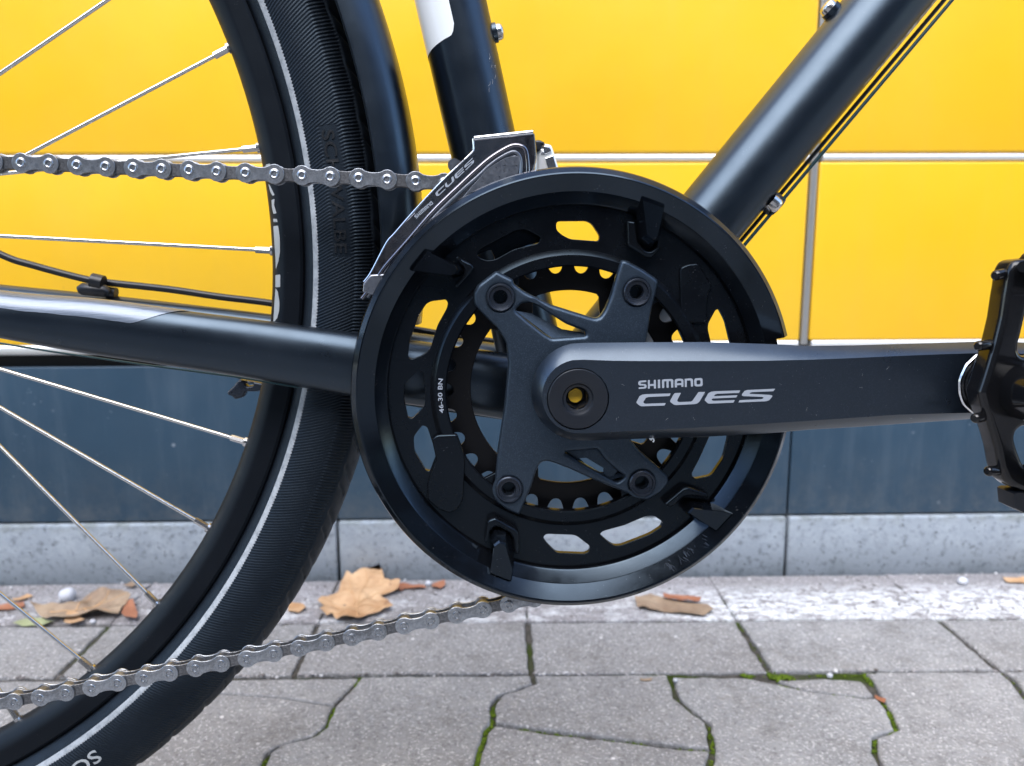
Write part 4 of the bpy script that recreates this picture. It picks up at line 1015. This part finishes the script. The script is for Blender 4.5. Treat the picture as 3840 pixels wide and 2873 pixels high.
# close the right side of the recess
ra = []
for i in range(1, 7):
    a = PI / 2 - RAD(28) - (PI - RAD(56)) * i / 7; ra.append((capc[0] + 13.6 * math.cos(a), -30.0, capc[1] + 13.6 * math.sin(a)))
n1 = len(V); V += ra
iT = base + top_n - 2; iB = base + loopi[-1]
Fc.append((iT, n0) + tuple(n1 + i for i in range(6)) + (n0 + len(loopi) - 1, iB))
for i in range(top_n - 2):
    Fc.append((base + i, base + i + 1, base + (2 * top_n + 17 - 1) - (i + 1), base + (2 * top_n + 17 - 1) - i))
Fc.append(tuple([base] + [base + nL - 1 - k for k in range(5)] + [base + nL - 6]))
recess = lathe([(13.6, -30.0), (13.6, -26), (5.2, -26)], capc, 60, closed=False)
obj('crank_arm', join([(V, Fc), recess]), 'arm', crank, angle=30)
obj('arm_cap', lathe([(13.1, -27), (13.15, -29.9), (12.8, -30.35), (8.2, -30.3), (6.9, -29.9), (6.2, -28.9), (5.2, -28.6), (4.9, -28.2), (4.7, -26.3)], capc, 72, closed=False), 'cap', crank, angle=28)
hx = [(6 if 0 else 4.75, RAD(30 + 60 * i)) for i in range(6)]
obj('hex_socket', loops([[(capc[0] + 5.0 * math.cos(a), -27.6, capc[1] + 5.0 * math.sin(a)) for _, a in hx], [(capc[0] + 4.5 * math.cos(a), -20, capc[1] + 4.5 * math.sin(a)) for _, a in hx]], False, False), 'cap', crank, angle=20)
pc = P2((2157, 1483), -22.2)
obj('axle_bore', lathe([(4.9, -21), (4.9, -20), (3.2, -20)], capc, 40, closed=False), 'cap', crank, angle=30)
obj('axle_plug', lathe([(0, -22.5), (3.1, -22.5), (3.2, -21)], pc, 32, closed=False), 'amber', crank)
# printed lettering on the arm
def zt(ps): return Z(ps, 2340, 1380, 3.6867)
CU = [[(645, 352), (630, 388), (345, 402), (305, 412), (268, 468), (272, 485), (295, 495), (578, 485), (560, 520), (245, 531), (215, 520), (172, 485), (175, 465), (215, 390), (250, 370), (300, 362)],
      [(788, 343), (735, 448), (742, 465), (765, 472), (925, 466), (945, 455), (1030, 333), (1122, 330), (1045, 465), (1010, 492), (975, 500), (720, 514), (690, 508), (638, 470), (640, 450), (685, 365), (705, 348)],
      [(1608, 310), (1590, 345), (1290, 357), (1260, 367), (1242, 390), (1570, 377), (1552, 408), (1230, 422), (1212, 432), (1215, 447), (1240, 455), (1532, 445), (1512, 480), (1190, 493), (1160, 490), (1118, 450), (1120, 430), (1165, 350), (1200, 330), (1250, 322)],
      [(2092, 287), (2065, 322), (1770, 335), (1745, 342), (1735, 357), (2010, 372), (2050, 380), (2050, 395), (2010, 445), (1970, 460), (1580, 478), (1600, 445), (1890, 432), (1920, 425), (1932, 410), (1905, 400), (1650, 390), (1628, 380), (1632, 362), (1665, 318), (1705, 305)]]
SH = [([(308, 170), (308, 195), (245, 200), (228, 204), (228, 216), (240, 220), (295, 222), (312, 238), (312, 268), (298, 284), (203, 292), (203, 268), (270, 264), (283, 260), (283, 248), (270, 244), (215, 242), (197, 228), (197, 195), (215, 178)], []),
      ([(330, 168), (357, 167), (357, 224), (412, 221), (412, 165), (440, 164), (443, 284), (414, 286), (412, 248), (357, 250), (357, 286), (330, 288)], []), ([(468, 162), (498, 161), (500, 278), (468, 280)], []),
      ([(523, 175), (530, 162), (550, 157), (650, 152), (672, 158), (682, 175), (682, 271), (652, 273), (650, 190), (642, 182), (618, 182), (618, 273), (588, 275), (586, 183), (556, 185), (557, 277), (527, 278)], []),
      ([(700, 175), (712, 156), (740, 150), (785, 148), (812, 155), (822, 175), (822, 262), (793, 264), (793, 236), (733, 239), (733, 268), (702, 270)], [[(733, 212), (733, 190), (742, 180), (782, 178), (793, 188), (793, 208)]]),
      ([(838, 150), (925, 143), (945, 152), (955, 170), (955, 257), (925, 258), (922, 180), (912, 172), (868, 174), (868, 262), (841, 264)], []),
      ([(970, 165), (985, 145), (1060, 138), (1085, 150), (1088, 235), (1075, 252), (1000, 257), (975, 245)], [[(1003, 180), (1015, 170), (1045, 168), (1057, 178), (1057, 215), (1047, 226), (1012, 228), (1003, 218)]])]
def arm_print(pl, holes=()):
    V, Fc = plate2(rnd(pl, 5, 2) if len(pl) > 6 else pl, list(holes), .02)
    out = []
    for x, y, z in V:
        px = (2340 + x / 3.6867, 1380 + y / 3.6867); out.append(tuple(P3(px, yf(px[0]) - .13 - (.04 if z > 0 else 0))))
    return out, Fc
obj('arm_lettering', join([arm_print(p) for p in CU] + [arm_print(p, h) for p, h in SH]), 'print', crank, angle=30)
obj('lint_speck', join([tube(spline([P3(p, -26) for p in [(2436, 1643), (2442, 1650), (2447, 1641), (2452, 1652), (2448, 1658)]], 3), .35, 6)]), 'white', crank)

random.seed(5); parts = []
for i in range(14):
    hot = False; px = (random.gauss(3480, 70), random.gauss(1352, 12)) if hot else (random.uniform(2250, 3500), random.uniform(1380, 1580)); L = random.uniform(12, 55) if hot else random.uniform(5, 16); a = random.uniform(-.4, .5) + (0 if hot else random.uniform(-3, 3)); pts = [px]
    for _ in range(4): a += random.uniform(-.4, .4); pts.append((pts[-1][0] + L / 4 * math.cos(a), pts[-1][1] + L / 4 * math.sin(a)))
    if min(p[1] for p in pts) < 1338 or max(p[0] for p in pts) > 3600: continue
    parts.append(tube([P3(p, yf(p[0]) - .02) for p in pts], random.uniform(.03, .075) if hot else .03, 5))
obj('scratch_marks', join(parts), 'chip', crank, weld=False, kind='stuff')

# --- pedal
ped = empty('pedal'); ped.parent = bike
pa = P2((3722, 1440), -43)
sv, sf = lathe([(12.4, -42.3), (12.6, -42.8), (14.2, -42.9), (14.7, -42.3)], pa, 60, closed=False)
sv = [(x + .35 * nz(x, z, .35), y, z + .35 * nz(z, x, .3)) for x, y, z in sv]
obj('thread_ring', (sv, sf), 'chrome3', ped, angle=40)
obj('spindle', tube([(pa[0], -40, pa[1]), (pa[0], -44.5, pa[1]), (pa[0], -45, pa[1]), (pa[0], -60, pa[1])], [12.2, 12.2, 9.5, 9.], 40), 'pedal', ped, angle=40)
zp = lambda ps: Z(ps, 3540, 900, 2.76)
body = zp([(1300, 150), (820, 185), (650, 205), (600, 230), (565, 290), (548, 340), (530, 480), (515, 560), (480, 800), (425, 1030), (350, 1290), (300, 1450), (262, 1560), (300, 1720), (350, 1830), (370, 1900), (400, 1990), (440, 2130), (475, 2330), (530, 2460), (600, 2520), (820, 2600), (1300, 2640), (1500, 2300), (1500, 400)])
w1 = zp([(1250, 620), (790, 628), (752, 690), (735, 780), (690, 970), (665, 1060), (665, 1140), (700, 1185), (820, 1195), (1250, 1180)])
w2 = zp([(1250, 1880), (740, 1898), (700, 1903), (640, 1950), (625, 2020), (650, 2120), (680, 2200), (710, 2280), (760, 2325), (820, 2345), (1250, 2400)])
zpx = lambda ps, Y: PX(ps, Y)
obj('pedal_end_plate', plate(zpx(rnd(body, 9), -54), [zpx(rnd(w1, 12), -54), zpx(rnd(w2, 12), -54)], -61, -50, 2.6, 4), 'pedal', ped, angle=50)
c0 = np.array([pa[0] + 2, 0, pa[1]])
obj('pedal_hub', tube([c0 + (0, -50, 0), c0 + (0, -56, 0), c0 + (0, -70, 0), c0 + (0, -150, 0)], [9.5, 11.5, 12.5, 11.], 40), 'pedal', ped, angle=50)
obj('pedal_rail', tube([P3((3830, 1015), -56) + (6, 0, 0), P3((3830, 1015), -56) + (10, -95, 2)], [9, 9], 24), 'pedal', ped)
obj('pedal_rail', tube([P3((3800, 1785), -56) + (8, 0, 0), P3((3800, 1785), -56) + (12, -95, 0)], [6.5, 7], 24), 'pedal', ped)
for a, b in (((3729, 1034), (3782, 1022)), ((3664, 1298), (3728, 1289)), ((3652, 1570), (3700, 1560)), ((3700, 1768), (3766, 1763))):
    p, q = P3(a, -60), P3(b, -56); t = (q - p) / np.linalg.norm(q - p)
    obj('pedal_pin', tube([p, p + t * .5, p + t * 1., q, q + t * .1], [1.3, 1.8, 2.05, 2.05, 2.05], 20), 'pedal', ped, angle=40)
obj('pedal_pin', tube([P3((3838, 1000), -66), P3((3855, 1000), -60)], 2.2, 16), 'pedal', ped)
obj('reflector', frustum(PX([(3800, 1852), (3812, 1846), (3920, 1846), (3920, 1940), (3840, 1926), (3806, 1908)], -60), -60, PX([(3800, 1852), (3812, 1846), (3920, 1846), (3920, 1940), (3840, 1926), (3806, 1908)], -60), -50), 'hose', ped, angle=30)

# --- front derailleur
fd = empty('front_derailleur'); fd.parent = bike
z3 = lambda ps: Z(ps, 1300, 400, 2.759)
cage = z3([(1310, 325), (1925, 262), (1945, 300), (1950, 540), (1935, 620), (1900, 720), (1780, 780), (1300, 1010), (880, 1400), (640, 1700)]) + zA([(345, 1060), (300, 1115), (240, 1122), (135, 1100), (140, 1010), (205, 925), (330, 690), (420, 580), (560, 440), (750, 210), (960, 0)]) + z3([(1290, 490), (1318, 445)])
obj('cage_plate', plate(PX(rnd(cage, 5, 2), -6.2), [], -6.4, -5.2, .35, 2), 'chrome', fd, angle=30)
inner_ = z3([(1740, 505), (1790, 520), (1780, 690), (1700, 760), (1400, 930), (1200, 1050), (960, 1230), (1180, 960), (1460, 640), (1620, 540)])
# sunken satin field and raised beads round it
obj('cage_field', plate(PX(rnd(inner_, 12), -6.5), [], -6.55, -6.3, .1), 'chrome2', fd, angle=30)
bead = [(1875, 700), (1870, 560), (1850, 450), (1800, 410), (1720, 405), (1620, 450), (1480, 540), (1340, 660), (1180, 810), (900, 1080), (640, 1380), (400, 1655), (290, 1820), (160, 1990)]
be = [P3(p, -6.2) for p in z3(bead)]; sb = spline(be, 6)
obj('cage_bead', tube(sb, 1.0, 12), 'chrome', fd)
bead2 = [(1800, 700), (1800, 540), (1740, 470), (1640, 500), (1500, 590), (1360, 720), (1200, 860), (930, 1120), (680, 1410), (440, 1660), (330, 1820), (215, 1975)]
sb = spline([P3(p, -6.1) for p in z3(bead2)], 6)
obj('cage_bead', tube(sb, .75, 10), 'chrome2', fd)
# bright rolled edge, top flange, toe block
edge = z3([(1310, 332), (1316, 440), (1285, 492), (1000, 762), (700, 1082), (500, 1312)]) + zA([(330, 690), (205, 928), (145, 1010)])
obj('cage_edge', tube(spline([P3(p, -5.9) for p in edge], 5), .55, 10), 'chrome3', fd)
a, b = P3(z3([(1312, 338)])[0], -6), P3(z3([(1930, 275)])[0], -6)
obj('cage_flange', tube([a + (.4, 0, .3), b + (-.2, 0, .3)], 1.15, 14), 'chrome3', fd)
V = [a, b, b + (0, 15, .4), a + (0, 15, .4), a + (0, 0, 1.4), b + (0, 0, 1.4), b + (0, 15, 1.8), a + (0, 15, 1.8)]
obj('cage_bridge', ([tuple(v) for v in V], [(0, 1, 2, 3), (4, 7, 6, 5), (0, 4, 5, 1), (1, 5, 6, 2), (2, 6, 7, 3), (3, 7, 4, 0)]), 'chrome3', fd, smooth=False)
obj('cage_edge', tube(spline([P3(p, -6.1) for p in z3([(1935, 280), (1950, 420), (1952, 540), (1938, 620), (1918, 690)])], 5), .4, 8), 'chrome3', fd)
toe = zA([(140, 1020), (200, 950), (330, 940), (330, 1120), (240, 1122), (135, 1098)])
obj('cage_toe', plate(PX(rnd(toe, 6), -5.6), [], -7.2, 5.0, .8, 3), 'chrome2', fd, angle=35)
icage = z3([(1300, 420), (1800, 330), (1900, 700)]) + [(2045, 850), (2035, 905), (1960, 925), (1900, 950), (1862, 985), (1842, 935), (1800, 950), (1640, 1060)] + z3([(700, 1450), (300, 1990), (240, 1950), (700, 1250), (1080, 840)])
obj('inner_cage_plate', plate(PX(rnd(icage, 8), 9), [], 9.4, 10.6, .3), 'ring', fd)
# linkage and clamp
zi = lambda ps: Z(ps, 1960, 480, 8.275)
lk1 = zi([(330, 560), (400, 640), (640, 620), (640, 530), (760, 545), (830, 565), (880, 620), (930, 760), (960, 850), (1090, 1300), (1090, 1500), (330, 1500)])
obj('link_body', plate(PX(rnd(lk1, 4), 14), [], 8, 24, 2.2, 4), 'alu', fd, angle=40)
obj('link_facet', plate(PX(rnd(zi([(690, 930), (950, 835), (1050, 1180), (1060, 1260), (790, 1290)]), 2, 2), 7.6), [], 7.4, 9.0, .4), 'chrome3', fd)
obj('link_facet', plate(PX(rnd(zi([(650, 540), (820, 570), (880, 640), (900, 730), (700, 820), (560, 800), (650, 700)]), 3, 2), 7.6), [], 7.3, 9.0, .5), 'chrome3', fd)
obj('link_cover', plate(PX(rnd(zi([(350, 395), (470, 370), (560, 385), (680, 450), (670, 520), (600, 540), (560, 700), (460, 740), (370, 680)]), 3, 2), 7), [], 6.4, 16, 1.), 'hose', fd, angle=40)
obj('pivot', tube([P3((1704, 620), 14), P3((1704, 620), 3)], 3.0, 16), 'chrome2', fd)
obj('clamp_arm', plate(PX(rnd([(1690, 605), (1712, 598), (1735, 610), (1735, 660), (1705, 655)], 3, 2), 15), [], 12, 20, 1.), 'hose', fd)
# lettering, carried over from the arm by an affine map
src = np.array([[172, 485, 1], [1580, 478, 1], [2092, 287, 1]], float); dst = np.array(z3([(930, 925), (1232, 660), (1302, 528)])); AF = np.linalg.solve(src, dst)
src = np.array([[203, 292, 1], [1080, 255, 1], [203, 175, 1]], float); dst = np.array(z3([(722, 1160), (897, 1005), (698, 1132)])); AS_ = np.linalg.solve(src, dst)
def fdp(pl, Am, holes=()):
    V, Fc = plate2(pl, list(holes), .02); return [tuple(P3(tuple(np.array([x, y, 1.]) @ Am), -6.46 - (.04 if z > 0 else 0))) for x, y, z in V], Fc
obj('cage_lettering', join([fdp(p, AF) for p in CU] + [fdp(p, AS_, h) for p, h in SH]), 'print', fd)

# --- chain
ch = empty('chain'); ch.parent = bike
def peanut(L, r, waist, n_=12):
    """closed outline of a link plate between pins at 0 and L"""
    out = []
    for i in range(n_ + 1): a = RAD(48) + (2 * PI - RAD(96)) * i / n_; out.append((r * math.cos(a), r * math.sin(a)))
    lo = out[-1]; 
    for i in range(1, 8):
        t = i / 8; x = lo[0] + (L - 2 * lo[0]) * t; y = lo[1] + (-waist - lo[1]) * math.sin(PI * t) ** .8; out.append((x, y))
    out += [(L - x, y) for x, y in [(r * math.cos(RAD(48) + (2 * PI - RAD(96)) * i / n_), r * math.sin(RAD(48) + (2 * PI - RAD(96)) * i / n_)) for i in range(n_, -1, -1)]][::1]
    up = out[-1]
    for i in range(1, 8):
        t = i / 8; x = up[0] + (lo[0] - up[0]) * t; y = up[1] + (waist - up[1]) * math.sin(PI * t) ** .8; out.append((x, y))
    return out
def link_mesh(outer):
    r, wa = (4.35, 2.75) if outer else (4.15, 2.7)
    pl = peanut(12.7, r, wa); y = 2.75 if outer else 1.75
    parts = [(plate(pl, [], -y - .95 * .5, -y + .95 * .5, .27, 2), 0), (plate(pl, [], y - .95 * .5, y + .95 * .5, .27, 2), 0)]
    for x in (0, 12.7):
        if outer:
            pr = [(0, -3.3), (1.0, -3.25), (1.15, -3.55), (1.55, -3.75), (2.0, -3.55), (2.15, -3.3), (2.3, -3.26), (2.45, -3.18)]
            parts.append((lathe(pr[2:], (x, 0), 24, closed=False), 1)); parts.append((lathe([(0, -3.05), (1.1, -3.05), (1.2, -3.5)], (x, 0), 16, closed=False), 0)); parts.append((lathe([(r_, -y_) for r_, y_ in pr], (x, 0), 16, closed=False), 1))
        else: parts.append((lathe([(0, -1.4), (3.8, -1.4), (3.8, 1.4), (0, 1.4)], (x, 0), 20, closed=False), 0))
    V, Fc = join([p for p, _ in parts]); mi = []
    for p, k_ in parts: mi += [k_] * len(p[1])
    me = D.meshes.new('link'); me.from_pydata([tuple(c * .001 for c in v) for v in V], [], Fc)
    bm = bmesh.new(); bm.from_mesh(me); bmesh.ops.recalc_face_normals(bm, faces=bm.faces); bm.to_mesh(me); bm.free()
    me.materials.append(M['chain'] if outer else M['chain_in']); me.materials.append(M['pin'])
    me.polygons.foreach_set('material_index', mi); me.polygons.foreach_set('use_smooth', [True] * len(Fc)); me.set_sharp_from_angle(angle=RAD(24)); return me
mo, mi_ = link_mesh(True), link_mesh(False)
up = [(95, 614), (198.5, 617), (302.7, 623), (408.7, 628.5), (512, 633), (617, 637), (719.5, 641.5), (822, 646.5), (929, 651), (1036.5, 656), (1139, 660.5), (1244, 665.5), (1349.6, 671), (1455.6, 676.5), (1560, 682)]
lo = [(104, 820), (256, 797), (407, 768), (559, 740), (711, 710), (867, 683), (1016, 652), (1170, 625), (1321, 597), (1473, 569), (1630, 538), (1781, 506), (1937, 475), (2090, 443)]
lo = [(x / 1.58, 2100 + y / 1.58) for x, y in lo] + [(1300 + x / 1.7015, 2100 + y / 1.7015) for x, y in [(205, 443), (371, 404), (537, 372), (703, 336), (868, 302), (1033, 267)]]
pins = []
U = [P3(p, .05 * max(0, (1560 - p[0]) / 8.)) for p in up]
d_ = U[0] - U[1]; pre = [U[0] + d_ * k for k in (3, 2, 1)]
U = pre + U; c_ = np.array([RCEN[0], 0, RCEN[1] - 1.2]); RP = 93.4
e = U[-1].copy(); dr = np.array([U[-1][0] - U[-4][0], 0, U[-1][2] - U[-4][2]]); dr /= np.linalg.norm(dr)
while e[0] + 12.7 * dr[0] < -2: e = e + dr * 12.7; U.append(e.copy())
aS_ = math.atan2(U[-1][2] - c_[2], U[-1][0] - c_[0]); rS = math.hypot(U[-1][2] - c_[2], U[-1][0] - c_[0])
L_ = [P3(p, 0.) for p in lo]; d_ = L_[0] - L_[1]; L_ = [L_[0] + d_ * k for k in (3, 2, 1)] + L_
dl = L_[-1] - L_[-4]; dl /= np.linalg.norm(dl); e = L_[-1].copy()
while e[0] + 12.7 * dl[0] < 14: e = e + dl * 12.7; L_.append(e.copy())
aE_ = math.atan2(L_[-1][2] - c_[2], L_[-1][0] - c_[0]); rE = math.hypot(L_[-1][2] - c_[2], L_[-1][0] - c_[0])
nk = int(round((aS_ - aE_) * RP / 12.7)); nA = len(U)
# parity: outer links start at traced pin 0 (upper) and pin 1 (lower)
start_outer_up = 3
seq = U[:]
if (nk + (len(L_) - 1 - (3 + 1)) + (nA - 1 - 3)) % 2 == 0: pass
for k in range(1, nk):
    f_ = k / nk; a = aS_ + (aE_ - aS_) * f_; w_ = min(1, f_ * 8) * min(1, (1 - f_) * 8); r = (rS * (1 - f_) + rE * f_) * (1 - w_) + RP * w_
    seq.append(np.array([c_[0] + r * math.cos(a), 0, c_[2] + r * math.sin(a)]))
nU = len(seq); seq += L_[::-1]
nch = 0
for i in range(len(seq) - 1):
    a, b = seq[i], seq[i + 1]
    if i < nU: outer = (i - 3) % 2 == 0
    else:
        j = (len(L_) - 1) - (i + 1 - nU); # index in L_ of the left pin b
        outer = (j - 4) % 2 == 0
    d_ = b - a; Ln = np.linalg.norm(d_); x_ = d_ / Ln
    if x_[0] < -.3 and i >= nU: a, b = b, a; d_ = b - a; x_ = d_ / Ln
    y_ = np.array([0, 1., 0]); y_ = y_ - x_ * (x_ @ y_); y_ /= np.linalg.norm(y_); z_ = np.cross(x_, y_)
    o = D.objects.new('outer_link' if outer else 'inner_link', mo if outer else mi_); SC.collection.objects.link(o); o.parent = ch
    mm = Matrix.Identity(4); s_ = Ln / 12.7
    for r_ in range(3): mm[r_][0] = x_[r_] * s_; mm[r_][1] = y_[r_]; mm[r_][2] = z_[r_]; mm[r_][3] = a[r_] * .001
    o.matrix_basis = mm
